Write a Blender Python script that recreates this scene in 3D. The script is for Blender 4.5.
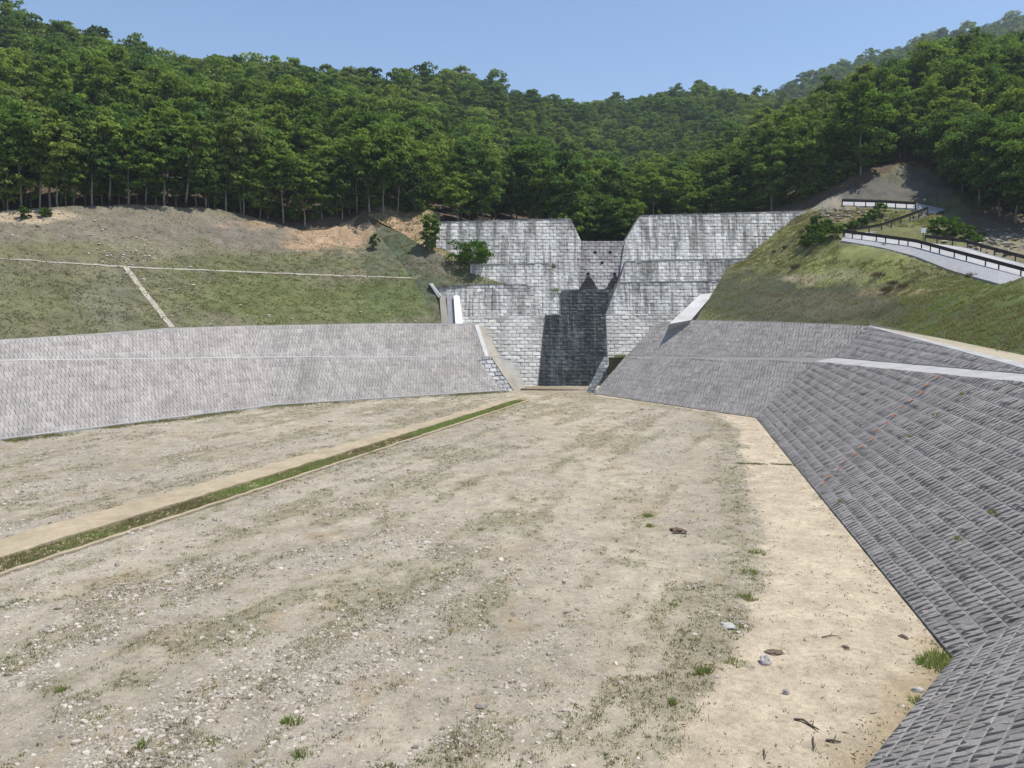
import bpy, bmesh, math, random
import numpy as np
from mathutils import Vector, Matrix, noise as mnoise

random.seed(7); RNG = np.random.default_rng(7)
for o in list(bpy.data.objects): bpy.data.objects.remove(o)
scene = bpy.context.scene
COL = scene.collection

# ------------------------------------------------------------------ camera, sky, sun, exposure
F = 800.0; CAM = Vector((0, 0, 12.0)); PITCH = math.atan(54 / F)
cam_d = bpy.data.cameras.new('camera'); cam = bpy.data.objects.new('camera', cam_d); COL.objects.link(cam)
cam.location = CAM; cam.rotation_euler = (math.pi / 2 - PITCH, 0, 0)
cam_d.sensor_width = 36; cam_d.lens = F / 1024 * 36; cam_d.clip_end = 3000; cam_d.clip_start = .1
scene.camera = cam
SUN = Vector((.37, -.06, .925)).normalized()
world = bpy.data.worlds.new('World'); scene.world = world; world.use_nodes = True
wn = world.node_tree; wn.nodes.clear()
sky = wn.nodes.new('ShaderNodeTexSky'); sky.sky_type = 'NISHITA'; sky.sun_disc = False
sky.sun_elevation = math.asin(SUN.z); sky.sun_rotation = math.atan2(SUN.x, SUN.y)
sky.air_density = 1.0; sky.dust_density = .3; sky.ozone_density = 2.4; sky.altitude = 100
bg = wn.nodes.new('ShaderNodeBackground'); bg.inputs[1].default_value = .14
wo = wn.nodes.new('ShaderNodeOutputWorld')
wn.links.new(sky.outputs[0], bg.inputs[0]); wn.links.new(bg.outputs[0], wo.inputs[0])
sl = bpy.data.lights.new('sun', 'SUN'); sl.energy = 5.0; sl.angle = math.radians(.53); sl.color = (1, .955, .885)
so = bpy.data.objects.new('sun', sl); COL.objects.link(so)
so.rotation_euler = SUN.to_track_quat('Z', 'Y').to_euler(); so.location = (60, -20, 120)
scene.view_settings.view_transform = 'Standard'; scene.view_settings.look = 'None'
scene.view_settings.exposure = .28; scene.view_settings.gamma = 1
scene.render.engine = 'CYCLES'
scene.cycles.max_bounces = 6; scene.cycles.transparent_max_bounces = 6; scene.cycles.volume_bounces = 0

# ------------------------------------------------------------------ pixel <-> place
SL = .045
_cp, _sp = math.cos(PITCH), math.sin(PITCH)
def ray(px, py):
    x = (px - 512) / F; v = -(py - 384) / F
    return Vector((x, _cp + v * _sp, -_sp + v * _cp))
def P(px, py, d):
    r = ray(px, py); return CAM + r * (d / r.y)
def hit(px, py, pl):
    n, p = pl; r = ray(px, py)
    return CAM + r * ((p - CAM).dot(n) / r.dot(n))
BED = (Vector((0, -SL, 1)).normalized(), Vector((0, 0, 0)))
def G(px, py): return hit(px, py, BED)
def pix(pts):
    p = np.asarray(pts, float) - np.array(CAM)
    f = p[:, 1] * _cp - p[:, 2] * _sp; u = p[:, 1] * _sp + p[:, 2] * _cp
    f = np.maximum(f, .5)
    return 512 + F * p[:, 0] / f, 384 - F * u / f
def plane3(a, b, c):
    n = (b - a).cross(c - a).normalized(); return (n, a.copy())
def three(p1, p2, z):
    A = np.array([p1[0], p2[0], (0, 0, 1)]); b = np.array([p1[0].dot(p1[1]), p2[0].dot(p2[1]), z])
    return Vector(np.linalg.solve(A, b))

# ------------------------------------------------------------------ noise in numpy
def _h(ix, iy, s):
    n = (ix.astype(np.int64) * 374761393 + iy.astype(np.int64) * 668265263 + s * 1442695041) & 0xffffffff
    n = ((n ^ (n >> 13)) * 1274126177) & 0xffffffff
    return ((n ^ (n >> 16)) & 0xffff) / 65535.0
def vn(x, y, sc, s=0, octv=4):
    t = 0; a = 1; tot = 0
    for k in range(octv):
        X = np.asarray(x) / sc * 2 ** k; Y = np.asarray(y) / sc * 2 ** k
        ix, iy = np.floor(X), np.floor(Y); fx, fy = X - ix, Y - iy
        fx = fx * fx * (3 - 2 * fx); fy = fy * fy * (3 - 2 * fy)
        v = (_h(ix, iy, s + k) * (1 - fx) + _h(ix + 1, iy, s + k) * fx) * (1 - fy) + (_h(ix, iy + 1, s + k) * (1 - fx) + _h(ix + 1, iy + 1, s + k) * fx) * fy
        t = t + a * v; tot += a; a *= .55
    return t / tot
def ss(x, a, b):
    t = np.clip((x - a) / (b - a), 0, 1); return t * t * (3 - 2 * t)

# ------------------------------------------------------------------ materials
class NT:
    def __init__(s, name, rough=.85, spec=.3):
        s.m = bpy.data.materials.new(name); s.m.use_nodes = True; s.t = s.m.node_tree
        s.b = s.t.nodes['Principled BSDF']; s.out = s.t.nodes['Material Output']
        s.b.inputs['Roughness'].default_value = rough; s.b.inputs['Specular IOR Level'].default_value = spec
        s.pos = s.t.nodes.new('ShaderNodeNewGeometry').outputs['Position']
    def n(s, typ, **kw):
        x = s.t.nodes.new(typ)
        for k, v in kw.items(): setattr(x, k, v)
        return x
    def l(s, a, b): s.t.links.new(a, b)
    def noise(s, scale, detail=4, rough=.6, vec=None, stretch=None):
        x = s.n('ShaderNodeTexNoise'); x.inputs['Scale'].default_value = scale
        x.inputs['Detail'].default_value = detail; x.inputs['Roughness'].default_value = rough
        v = vec or s.pos
        if stretch:
            mp = s.n('ShaderNodeVectorMath', operation='MULTIPLY'); mp.inputs[1].default_value = stretch
            s.l(v, mp.inputs[0]); v = mp.outputs[0]
        s.l(v, x.inputs['Vector']); return x.outputs[0]
    def ramp(s, fac, stops):
        r = s.n('ShaderNodeValToRGB'); e = r.color_ramp.elements
        while len(e) < len(stops): e.new(.5)
        for q, (p, c) in zip(e, stops):
            q.position = p; q.color = (c, c, c, 1) if isinstance(c, (int, float)) else (*c, 1)
        s.l(fac, r.inputs[0]); return r.outputs[0]
    def mix(s, fac, a, b, mode='MIX'):
        x = s.n('ShaderNodeMix', data_type='RGBA', blend_type=mode)
        for v, i in ((fac, 0), (a, 6), (b, 7)):
            if hasattr(v, 'default_value') or hasattr(v, 'links'): s.l(v, x.inputs[i])
            elif i == 0: x.inputs[0].default_value = v
            else: x.inputs[i].default_value = (*v, 1)
        return x.outputs[2]
    def math(s, op, a, b=None):
        x = s.n('ShaderNodeMath', operation=op)
        for i, v in enumerate((a, b)):
            if v is None: continue
            if isinstance(v, (int, float)): x.inputs[i].default_value = v
            else: s.l(v, x.inputs[i])
        return x.outputs[0]
    def attr(s, name, fac=False):
        x = s.n('ShaderNodeAttribute'); x.attribute_name = name; return x.outputs['Fac' if fac else 'Color']
    def bump(s, h, strength=.5, dist=.05):
        x = s.n('ShaderNodeBump'); x.inputs['Strength'].default_value = strength; x.inputs['Distance'].default_value = dist
        s.l(h, x.inputs['Height']); s.l(x.outputs[0], s.b.inputs['Normal'])
    def col(s, c):
        if hasattr(c, 'links'): s.l(c, s.b.inputs['Base Color'])
        else: s.b.inputs['Base Color'].default_value = (*c, 1)
        return s.m

def mat_block(name, c1, c2, stain, streak=False, vary=.35):
    t = NT(name, .9, .25)
    c = t.mix(t.ramp(t.noise(20, 5, .75), [(.36, 0), (.64, 1)]), c1, c2)
    c = t.mix(t.ramp(t.noise(.5, 6, .65, stretch=(1, 1, 2.2)), [(.44, 0), (.64, .7)]), c, stain)
    if streak:
        k = t.noise(1, 5, .6, stretch=(.85, .3, .055))
        c = t.mix(t.ramp(k, [(.47, 0), (.62, .75)]), c, (.17, .163, .145))
        k2 = t.noise(1, 4, .65, stretch=(3.2, .3, .13))
        c = t.mix(t.ramp(k2, [(.49, 0), (.66, .75)]), c, (.13, .125, .115))
        k3 = t.noise(1, 4, .65, stretch=(2.0, .3, .5))
        c = t.mix(t.ramp(k3, [(.54, 0), (.64, .6)]), c, (.80, .80, .80))
    if name == 'weathered_block':
        c = t.mix(t.ramp(t.noise(1, 5, .6, stretch=(.35, .12, .05)), [(.50, 0), (.66, .6)]), c, (.235, .215, .20))
    v = t.ramp(t.attr('tint', True), [(0, 1 - vary), (1, 1 + vary * .4)])
    c = t.mix(1, c, v, 'MULTIPLY')
    t.bump(t.noise(26, 6, .8), 1.0, .05)
    return t.col(c)
M_rev = mat_block('revetment_block', (.275, .256, .24), (.48, .445, .418), (.26, .241, .226), vary=.2)
M_lrev = mat_block('weathered_block', (.33, .302, .282), (.45, .413, .386), (.27, .247, .23), vary=.25)
M_dam = mat_block('dam_block', (.62, .60, .565), (.76, .735, .69), (.52, .50, .46), streak=True, vary=.6)
M_damlow = mat_block('dam_block_clean', (.62, .60, .55), (.76, .735, .68), (.46, .44, .38), vary=.5)
M_stone = mat_block('stone_panel', (.36, .365, .37), (.48, .48, .475), (.26, .265, .27), vary=.5)
def simple(name, c1, c2, scale=3, rough=.9, bump=.3, bscale=18, stain=None):
    t = NT(name, rough, .25); c = t.mix(t.ramp(t.noise(scale, 6, .65), [(.3, 0), (.7, 1)]), c1, c2)
    if stain: c = t.mix(t.ramp(t.noise(.5, 5, .65), [(.45, 0), (.65, .8)]), c, stain)
    t.bump(t.noise(bscale, 5, .7), bump, .04); return t.col(c)
M_joint = simple('mortar_joint', (.05, .05, .05), (.09, .09, .09))
M_djoint = simple('dam_joint', (.07, .07, .07), (.52, .52, .52), .7)
M_ljoint = simple('pale_joint', (.20, .19, .18), (.26, .25, .24), 2)
M_conc = simple('concrete', (.42, .415, .41), (.55, .545, .54), 2, stain=(.36, .35, .33))
M_beige = simple('beige_concrete', (.30, .27, .225), (.41, .372, .315), 2, stain=(.24, .215, .18))
M_road = simple('road_concrete', (.30, .30, .303), (.39, .39, .393), 1.2, stain=(.26, .26, .26))
M_bermc = simple('weathered_concrete', (.30, .295, .295), (.40, .395, .39), 1.5, stain=(.27, .265, .26))
M_copd = simple('stained_added_coping', (.16, .155, .14), (.50, .49, .465), .9, stain=(.12, .115, .105))
M_bermd = simple('darkened_ledge', (.15, .145, .14), (.20, .195, .19), 2)  # back berm colour darkened to offset the sun on its level top
M_grey = simple('grey_concrete', (.24, .24, .25), (.32, .32, .33), 2)
M_rail = simple('brown_steel', (.022, .018, .016), (.035, .03, .027), 3, .6, .05)
M_white = simple('white_sheet', (.80, .80, .80), (.84, .84, .84), 2, .5, .02)
M_hole = simple('dark_hole', (.006, .006, .006), (.01, .01, .01))
M_orange = simple('orange_tape', (.62, .22, .10), (.72, .32, .18), 5, .7)
M_rock = simple('rock', (.30, .29, .27), (.48, .46, .43), 9, .9, .8)
M_clod = simple('dark_soil', (.085, .062, .046), (.20, .15, .11), 9, 1, 1)
M_stick = simple('dead_wood', (.07, .055, .045), (.15, .12, .09), 20, 1, .8)
M_bark = simple('bark', (.13, .115, .095), (.33, .30, .255), 4, 1, .8, 30)
# wet chute
t = NT('wet_stained_block', .38, .5)
k = t.noise(1, 6, .65, stretch=(1.6, 1.6, .035)); k2 = t.noise(1, 5, .7, stretch=(.55, .55, .02))
c = t.mix(t.ramp(k, [(.42, 0), (.72, 1)]), (.012, .013, .012), (.075, .08, .078))
c = t.mix(t.ramp(k2, [(.50, 0), (.62, .7)]), c, (.16, .18, .18))
c = t.mix(t.ramp(t.noise(1, 4, .6, stretch=(3.5, .3, .05)), [(.58, 0), (.68, .6)]), c, (.24, .25, .24))
c = t.mix(t.ramp(t.noise(.5, 4), [(.5, 0), (.7, .5)]), c, (.05, .042, .03))
c = t.mix(1, c, t.ramp(t.attr('tint', True), [(0, .5), (1, .95)]), 'MULTIPLY')
t.bump(t.noise(12, 5), .4, .04); M_wet = t.col(c)
# dry notch face with damp fans below the two low weep holes
t = NT('damp_notch_block', .8, .3)
c = t.mix(t.noise(7, 5, .7), (.20, .175, .175), (.33, .30, .30))
c = t.mix(t.ramp(t.noise(1, 5, .65, stretch=(.7, .7, .12)), [(.46, 0), (.6, .9)]), c, (.44, .43, .41))
sx = t.n('ShaderNodeSeparateXYZ'); t.l(t.pos, sx.inputs[0])
for hx, hy in ((588, 275), (614.5, 275)):
    q = P(hx, hy, 114.8)
    dx = t.math('ABSOLUTE', t.math('SUBTRACT', sx.outputs[0], q.x)); dz = t.math('SUBTRACT', q.z + .3, sx.outputs[2])
    f = t.math('SUBTRACT', t.math('MULTIPLY', dz, .62), dx)
    f = t.math('ADD', f, t.math('MULTIPLY', t.math('SUBTRACT', t.noise(2.5, 3), .5), .6))
    c = t.mix(t.ramp(f, [(.02, 0), (.14, 1)]), c, (.022, .022, .021))
c = t.mix(1, c, t.ramp(t.attr('tint', True), [(0, .65), (1, 1.2)]), 'MULTIPLY')
t.bump(t.noise(14, 5), .4, .03); M_notch = t.col(c)
# soils
def soil(name, fine=1.0, bump=.8, gravel=True):
    t = NT(name, .95, .15); c = t.attr('Col')
    n1 = t.noise(5.0, 6, .72); n2 = t.noise(28, 4, .7); n3 = t.noise(.9, 5, .65)
    c = t.mix(1, c, t.ramp(n1, [(.25, 1 - .42 * fine), (.5, 1.0), (.75, 1 + .25 * fine)]), 'MULTIPLY')
    c = t.mix(1, c, t.ramp(n2, [(.28, 1 - .55 * fine), (.48, 1.0), (.70, 1 + .35 * fine)]), 'MULTIPLY')
    c = t.mix(1, c, t.ramp(n3, [(.3, .76), (.7, 1.18)]), 'MULTIPLY')
    h = t.math('ADD', n1, t.math('MULTIPLY', n2, .5))
    if gravel:
        v = t.n('ShaderNodeTexVoronoi'); v.inputs['Scale'].default_value = 9; t.l(t.pos, v.inputs['Vector'])
        g = t.ramp(v.outputs['Distance'], [(0, 1), (.55, 0)])
        c = t.mix(t.math('MULTIPLY', g, t.attr('gravel', True)), c, t.mix(v.outputs['Color'], (.22, .20, .17), (.60, .56, .50)))
        h = t.math('ADD', h, t.math('MULTIPLY', g, t.attr('gravel', True)))
    t.bump(h, bump, .08); return t.col(c)
M_bed = soil('river_sediment', .8)
M_slope = soil('grassed_soil', 1.0, 1.0, False)
M_floor = simple('forest_floor', (.05, .038, .025), (.11, .08, .05), 1.5)
M_cut = simple('bare_cut_rock', (.17, .155, .14), (.33, .31, .28), .8, 1, 1, 6)
# foliage
def leafmat(name, stops, trans=.40, useobj=True):
    t = NT(name); t.t.nodes.remove(t.b)
    oi = t.n('ShaderNodeObjectInfo')
    c = t.ramp(oi.outputs['Random'] if useobj else t.attr('tint', True), stops)
    c = t.mix(1, c, t.ramp(t.attr('tint', True), [(0, .62), (1, 1.35)]), 'MULTIPLY')
    d = t.n('ShaderNodeBsdfDiffuse'); tr = t.n('ShaderNodeBsdfTranslucent'); mx = t.n('ShaderNodeMixShader')
    gl = t.n('ShaderNodeBsdfGlossy'); gl.inputs['Roughness'].default_value = .45; gl.inputs['Color'].default_value = (.5, .5, .5, 1)
    mx2 = t.n('ShaderNodeMixShader'); mx2.inputs[0].default_value = .0
    mx.inputs[0].default_value = trans
    t.l(c, d.inputs[0]); t.l(t.mix(1, c, (1.1, 1.15, .6), 'MULTIPLY'), tr.inputs[0])
    t.l(d.outputs[0], mx.inputs[1]); t.l(tr.outputs[0], mx.inputs[2])
    t.l(mx.outputs[0], mx2.inputs[1]); t.l(gl.outputs[0], mx2.inputs[2]); t.l(mx2.outputs[0], t.out.inputs[0])
    return t.m
M_leaf = leafmat('leaf', [(0, (.065, .115, .034)), (.22, (.12, .195, .042)), (.42, (.17, .24, .05)), (.58, (.08, .14, .042)), (.78, (.145, .22, .042)), (.93, (.215, .27, .065)), (1, (.165, .21, .07))])
M_shrub = leafmat('shrub_leaf', [(0, (.065, .13, .022)), (1, (.10, .17, .03))])
M_grass = leafmat('grass_blade', [(0, (.31, .265, .17)), (.35, (.28, .27, .13)), (.7, (.20, .25, .085)), (1, (.15, .23, .06))], .4, False)
M_dry = leafmat('dry_grass', [(0, (.13, .10, .065)), (1, (.20, .16, .10))], .2, False)
M_bedgrass = leafmat('bed_grass', [(0, (.29, .255, .15)), (.45, (.22, .225, .105)), (1, (.15, .20, .065))], .2, False)
M_gravel = NT('gravel', .95, .2); _t = M_gravel
M_gravel = _t.col(_t.mix(_t.attr('tint', True), (.15, .13, .105), (.50, .45, .385)))

# ------------------------------------------------------------------ object helpers
def tag(o, label=None, cat=None, group=None, kind=None):
    for k, v in (('label', label), ('category', cat), ('group', group), ('kind', kind)):
        if v: o[k] = v
    return o
def mk(name, verts, faces, mat, parent=None, tint=None, smooth=False):
    me = bpy.data.meshes.new(name); me.from_pydata([tuple(v) for v in verts], [], faces)
    if mat: me.materials.append(mat)
    if tint is not None:
        a = me.attributes.new('tint', 'FLOAT', 'FACE'); a.data.foreach_set('value', np.asarray(tint, np.float32))
    if smooth: me.shade_smooth()
    me.update()
    o = bpy.data.objects.new(name, me); COL.objects.link(o)
    if parent: o.parent = parent; o.matrix_parent_inverse = Matrix.Translation(-parent.location)
    return o
def empty(name, loc=(0, 0, 0)):
    o = bpy.data.objects.new(name, None); COL.objects.link(o); o.location = loc; o.empty_display_size = .5; return o
def prism(poly, off, flip=False):
    """polygon (3D points) pushed by vector off -> closed solid"""
    n = len(poly); v = [Vector(p) for p in poly] + [Vector(p) + off for p in poly]
    f = [tuple(range(n)), tuple(range(2 * n - 1, n - 1, -1))]
    f += [(i, i + n, (i + 1) % n + n, (i + 1) % n) for i in range(n)]
    return v, f
def join(parts):
    V = []; Fs = []; T = []
    for v, f, *tt in parts:
        b = len(V); V += list(v); Fs += [tuple(i + b for i in q) for q in f]
        if tt: T += [tt[0]] * len(f)
    return V, Fs, T
def box(c, s, rz=0):
    c = Vector(c); R = Matrix.Rotation(rz, 3, 'Z')
    v = [c + R @ Vector((x * s[0] / 2, y * s[1] / 2, z * s[2] / 2)) for x in (-1, 1) for y in (-1, 1) for z in (-1, 1)]
    return v, [(0, 1, 3, 2), (4, 6, 7, 5), (0, 4, 5, 1), (2, 3, 7, 6), (0, 2, 6, 4), (1, 5, 7, 3)]
def tube(pts, rads, n=6):
    V = []; Fs = []
    for i, p in enumerate(pts):
        a = Vector(pts[min(i + 1, len(pts) - 1)]) - Vector(pts[max(i - 1, 0)])
        if a.length < 1e-6: a = Vector((0, 0, 1))
        q = a.to_track_quat('Z', 'X')
        for k in range(n):
            th = 2 * math.pi * k / n
            V.append(Vector(p) + q @ Vector((math.cos(th) * rads[i], math.sin(th) * rads[i], 0)))
        if i:
            b = (i - 1) * n
            Fs += [(b + k, b + (k + 1) % n, b + n + (k + 1) % n, b + n + k) for k in range(n)]
    Fs.append(tuple(range(n - 1, -1, -1))); Fs.append(tuple(range(len(V) - n, len(V))))
    return V, Fs

# ------------------------------------------------------------------ block walls
def frame(pl, udir):
    n = pl[0].copy()
    u = (udir - n * udir.dot(n)).normalized(); v = n.cross(u)
    if v.z < 0: u = -u; v = n.cross(u)
    return pl[1].copy(), u, v, n
def facing(pl, toward=CAM):
    n, p = pl
    return (n if (toward - p).dot(n) > 0 else -n, p)
def clip(poly, cp):
    out = poly
    for i in range(len(cp)):
        a, b = cp[i], cp[(i + 1) % len(cp)]; ex, ey = b[0] - a[0], b[1] - a[1]
        inp, out = out, []
        if not inp: return []
        sd = [ex * (q[1] - a[1]) - ey * (q[0] - a[0]) for q in inp]
        for j in range(len(inp)):
            p, q = inp[j - 1], inp[j]; sp_, sq = sd[j - 1], sd[j]
            if (sp_ >= 0) != (sq >= 0):
                t_ = sp_ / (sp_ - sq); out.append((p[0] + t_ * (q[0] - p[0]), p[1] + t_ * (q[1] - p[1])))
            if sq >= 0: out.append(q)
    return out
def tiles(pl, poly3, udir, w, h, gap, pb, pt, rough=.02, joints=None):
    """running-bond blocks clipped to a convex polygon; pb/pt how far the lower/upper edge stands proud"""
    pl = facing(pl); O, U, V, N = frame(pl, udir)
    cp = [((p - O).dot(U), (p - O).dot(V)) for p in poly3]
    ar = sum(cp[i - 1][0] * cp[i][1] - cp[i][0] * cp[i - 1][1] for i in range(len(cp)))
    if ar < 0: cp.reverse()
    u0, u1 = min(p[0] for p in cp), max(p[0] for p in cp); v0, v1 = min(p[1] for p in cp), max(p[1] for p in cp)
    out = []; rnd = random.random
    for j in range(int((v1 - v0) / h) + 2):
        vb = v0 + j * h; sh = (j % 2) * .5 * w + random.uniform(-.06, .06) * w
        for i in range(-1, int((u1 - u0) / w) + 2):
            ub = u0 + i * w + sh; g = gap * (.6 + .8 * rnd()) / 2
            r = clip([(ub + g, vb + g), (ub + w - g, vb + g), (ub + w - g, vb + h - g), (ub + g, vb + h - g)], cp)
            if len(r) < 3: continue
            a = abs(sum(r[k - 1][0] * r[k][1] - r[k][0] * r[k - 1][1] for k in range(len(r)))) / 2
            if a < .12 * w * h: continue
            n = len(r); cu = sum(p[0] for p in r) / n; cv = sum(p[1] for p in r) / n
            dn = random.uniform(-rough, rough) * 1.2; pbk = pb * random.uniform(.35, 1.25)
            def pt3(u, v, o): return O + U * u + V * v + N * o
            vs = [pt3(p[0], p[1], -.04) for p in r]
            pr = lambda v: pbk + (pt - pbk) * min(1, max(0, (v - vb) / h)) + dn
            vs += [pt3(p[0], p[1], max(.004, pr(p[1]) * .75 + random.uniform(-rough, rough))) for p in r]
            vs += [pt3(cu + (p[0] - cu) * .78, cv + (p[1] - cv) * .78, pr(p[1]) + random.uniform(-rough, rough) + .01) for p in r]
            vs.append(pt3(cu + random.uniform(-.1, .1) * w, cv + random.uniform(-.1, .1) * h, pr(cv) + random.uniform(-.3, 1.4) * rough + .012))
            fs = []
            for k in range(n):
                k2 = (k + 1) % n
                fs += [(k, k2, n + k2, n + k), (n + k, n + k2, 2 * n + k2, 2 * n + k), (2 * n + k, 2 * n + k2, 3 * n)]
            out.append((vs, fs, min(1, max(0, random.gauss(.55, .22))), pt3(cu, cv, 0)))
    return out
def ribs(pl, poly3, udir, w, h, gap, p, rough=.03, skew=.0, slot=1.0):
    """tall revetment blocks: neighbours touch at head and foot, with a dark slot pinched between them half way up"""
    pl = facing(pl); O, U, V, N = frame(pl, udir); sg = 1 if U.dot(udir) > 0 else -1; skew *= sg
    cp = [((q - O).dot(U), (q - O).dot(V)) for q in poly3]
    ar = sum(cp[i - 1][0] * cp[i][1] - cp[i][0] * cp[i - 1][1] for i in range(len(cp)))
    if ar < 0: cp.reverse()
    u0, u1 = min(q[0] for q in cp), max(q[0] for q in cp); v0, v1 = min(q[1] for q in cp), max(q[1] for q in cp); out = []
    for j in range(int((v1 - v0) / h) + 2):
        vb = v0 + j * h; sh = (j % 2) * .5 * w + random.uniform(-.05, .05) * w - abs(skew) * h
        edges = []
        n_ = int((u1 - u0 + 2 * abs(skew) * h) / w) + 4
        for i in range(n_ + 1):
            edges.append((gap * random.choice((.3, .8, .9, 1, 1.1, 1.25, 1.5)) * slot / 2, random.uniform(.08, .30), random.uniform(.66, .92), random.uniform(-.02, .02)))
        for i in range(n_):
            ub = u0 + (i - 1.5) * w + sh; gl, l1, l2, jl = edges[i]; gr, r1, r2, jr = edges[i + 1]; e = .001
            loc = [(e + jl, e), (w - e + jr, e), (w - gr + jr, r1 * h), (w - gr + jr, r2 * h), (w - e + jr, h - e), (e + jl, h - e), (gl + jl, l2 * h), (gl + jl, l1 * h)]
            r = clip([(ub + x + skew * y, vb + y) for x, y in loc], cp)
            if len(r) < 3: continue
            a = abs(sum(r[k - 1][0] * r[k][1] - r[k][0] * r[k - 1][1] for k in range(len(r)))) / 2
            if a < .05 * w * h: continue
            n = len(r); cu = sum(q[0] for q in r) / n; cv = sum(q[1] for q in r) / n; dn = random.uniform(-rough, rough); nose = random.uniform(.1, .55) * p
            pt3 = lambda u, v, o: O + U * u + V * v + N * o
            def pr(v):
                f = min(1, max(0, (v - vb) / h)); e_ = min(1, 5 * min(f, 1 - f)); return p + e_ * (dn + nose * math.exp(-((f - .27) / .16) ** 2))
            vs = [pt3(q[0], q[1], -.06) for q in r]
            vs += [pt3(q[0], q[1], max(.004, pr(q[1]) * .97)) for q in r]
            vs += [pt3(cu + (q[0] - cu) * .86, cv + (q[1] - cv) * .9, pr(q[1]) + random.uniform(-rough, rough) * .7 + .008) for q in r]
            vs.append(pt3(cu + random.uniform(-.1, .1) * w, cv + random.uniform(-.15, .15) * h, pr(cv) + random.uniform(-.3, 1.2) * rough + .012)); fs = []
            for k in range(n):
                k2 = (k + 1) % n
                fs += [(k, k2, n + k2, n + k), (n + k, n + k2, 2 * n + k2, 2 * n + k), (2 * n + k, 2 * n + k2, 3 * n)]
            out.append((vs, fs, min(1, max(0, random.gauss(.55, .2))), pt3(cu, cv, 0)))
    return out
def add_blocks(blocks, mat, parent, n_single, name='block', rest='block_courses'):
    blocks = sorted(blocks, key=lambda b: (b[3] - CAM).length)
    def vis(b):
        x, y = pix([b[3]]); return -5 < x[0] < 1029 and -5 < y[0] < 773
    single = []; other = []
    for b in blocks:
        (single if len(single) < n_single and vis(b) else other).append(b)
    for b in single: mk(name, b[0], b[1], mat, parent, [b[2]] * len(b[1]))
    if other:
        V_, F_, T_ = join([(b[0], b[1], b[2]) for b in other]); o = mk(rest, V_, F_, mat, parent, T_); o['kind'] = 'stuff'

# ------------------------------------------------------------------ lofts / patches for terrain
def interp_row(row, n):
    px = np.array([r[0] for r in row], float); P3 = np.array([tuple(r[1]) for r in row])
    s = np.linspace(px[0], px[-1], n)
    return np.stack([np.interp(s, px, P3[:, k]) for k in range(3)], 1)
def R3(row): return [(r[0], P(*r)) for r in row]
def loft(rows, n, segs, amp=.0, nsc=6., smoothrow=True, seed=0):
    R = [interp_row(r, n) for r in rows]; out = []
    for i in range(len(R) - 1):
        m = segs[i]
        for k in range(m):
            f = k / m
            if smoothrow and len(R) > 2:
                p0 = R[max(i - 1, 0)]; p1 = R[i]; p2 = R[i + 1]; p3 = R[min(i + 2, len(R) - 1)]
                q = .5 * (2 * p1 + (p2 - p0) * f * .6 + (2 * p2 * 1.0 - 2 * p1) * 0)  # replaced below
                t1 = (p2 - p0) * .35; t2 = (p3 - p1) * .35; f2, f3 = f * f, f * f * f
                q = (2 * f3 - 3 * f2 + 1) * p1 + (f3 - 2 * f2 + f) * t1 + (-2 * f3 + 3 * f2) * p2 + (f3 - f2) * t2
            else: q = R[i] * (1 - f) + R[i + 1] * f
            out.append(q)
    out.append(R[-1]); g = np.array(out)
    if amp:
        d = (vn(g[..., 0], g[..., 1] + g[..., 2] * .7, nsc, seed) - .5) * 2 * amp
        e = np.ones_like(d); e[0] = 0; e[1] *= .4; g[..., 2] += d * e
    return g
def gridmesh(name, g, mat, col=None, kind='structure', smooth=True):
    m, n = g.shape[:2]; idx = np.arange(m * n).reshape(m, n)
    q = np.stack([idx[:-1, :-1], idx[:-1, 1:], idx[1:, 1:], idx[1:, :-1]], -1).reshape(-1, 4)
    me = bpy.data.meshes.new(name); me.from_pydata(g.reshape(-1, 3).tolist(), [], q.tolist())
    me.materials.append(mat)
    if col is not None:
        a = me.attributes.new('Col', 'FLOAT_COLOR', 'POINT'); c = np.concatenate([col.reshape(-1, 3), np.ones((m * n, 1))], 1)
        a.data.foreach_set('color', c.astype(np.float32).ravel())
    if smooth: me.shade_smooth()
    o = bpy.data.objects.new(name, me); COL.objects.link(o)
    if kind: o['kind'] = kind
    return o
def paint(g, base, blobs, seed=3):
    pts = g.reshape(-1, 3); px, py = pix(pts); c = np.tile(np.array(base, float), (len(pts), 1))
    wob = (vn(pts[:, 0], pts[:, 1] + pts[:, 2], 5, seed) - .5); wob2 = (vn(pts[:, 0], pts[:, 1] + pts[:, 2], 1.6, seed + 9) - .5)
    for (x, y, rx, ry, colr, w) in blobs:
        d = np.sqrt(((px - x) / rx) ** 2 + ((py - y) / ry) ** 2) + wob * 1.1 + wob2 * .8
        f = (1 - ss(d, .55, 1.15)) * w
        c = c * (1 - f[:, None]) + np.array(colr) * f[:, None]
    c *= (1 + .5 * (vn(pts[:, 0], pts[:, 1] + pts[:, 2], 2.2, seed + 4) - .5))[:, None]
    return c.reshape(g.shape)

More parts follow.
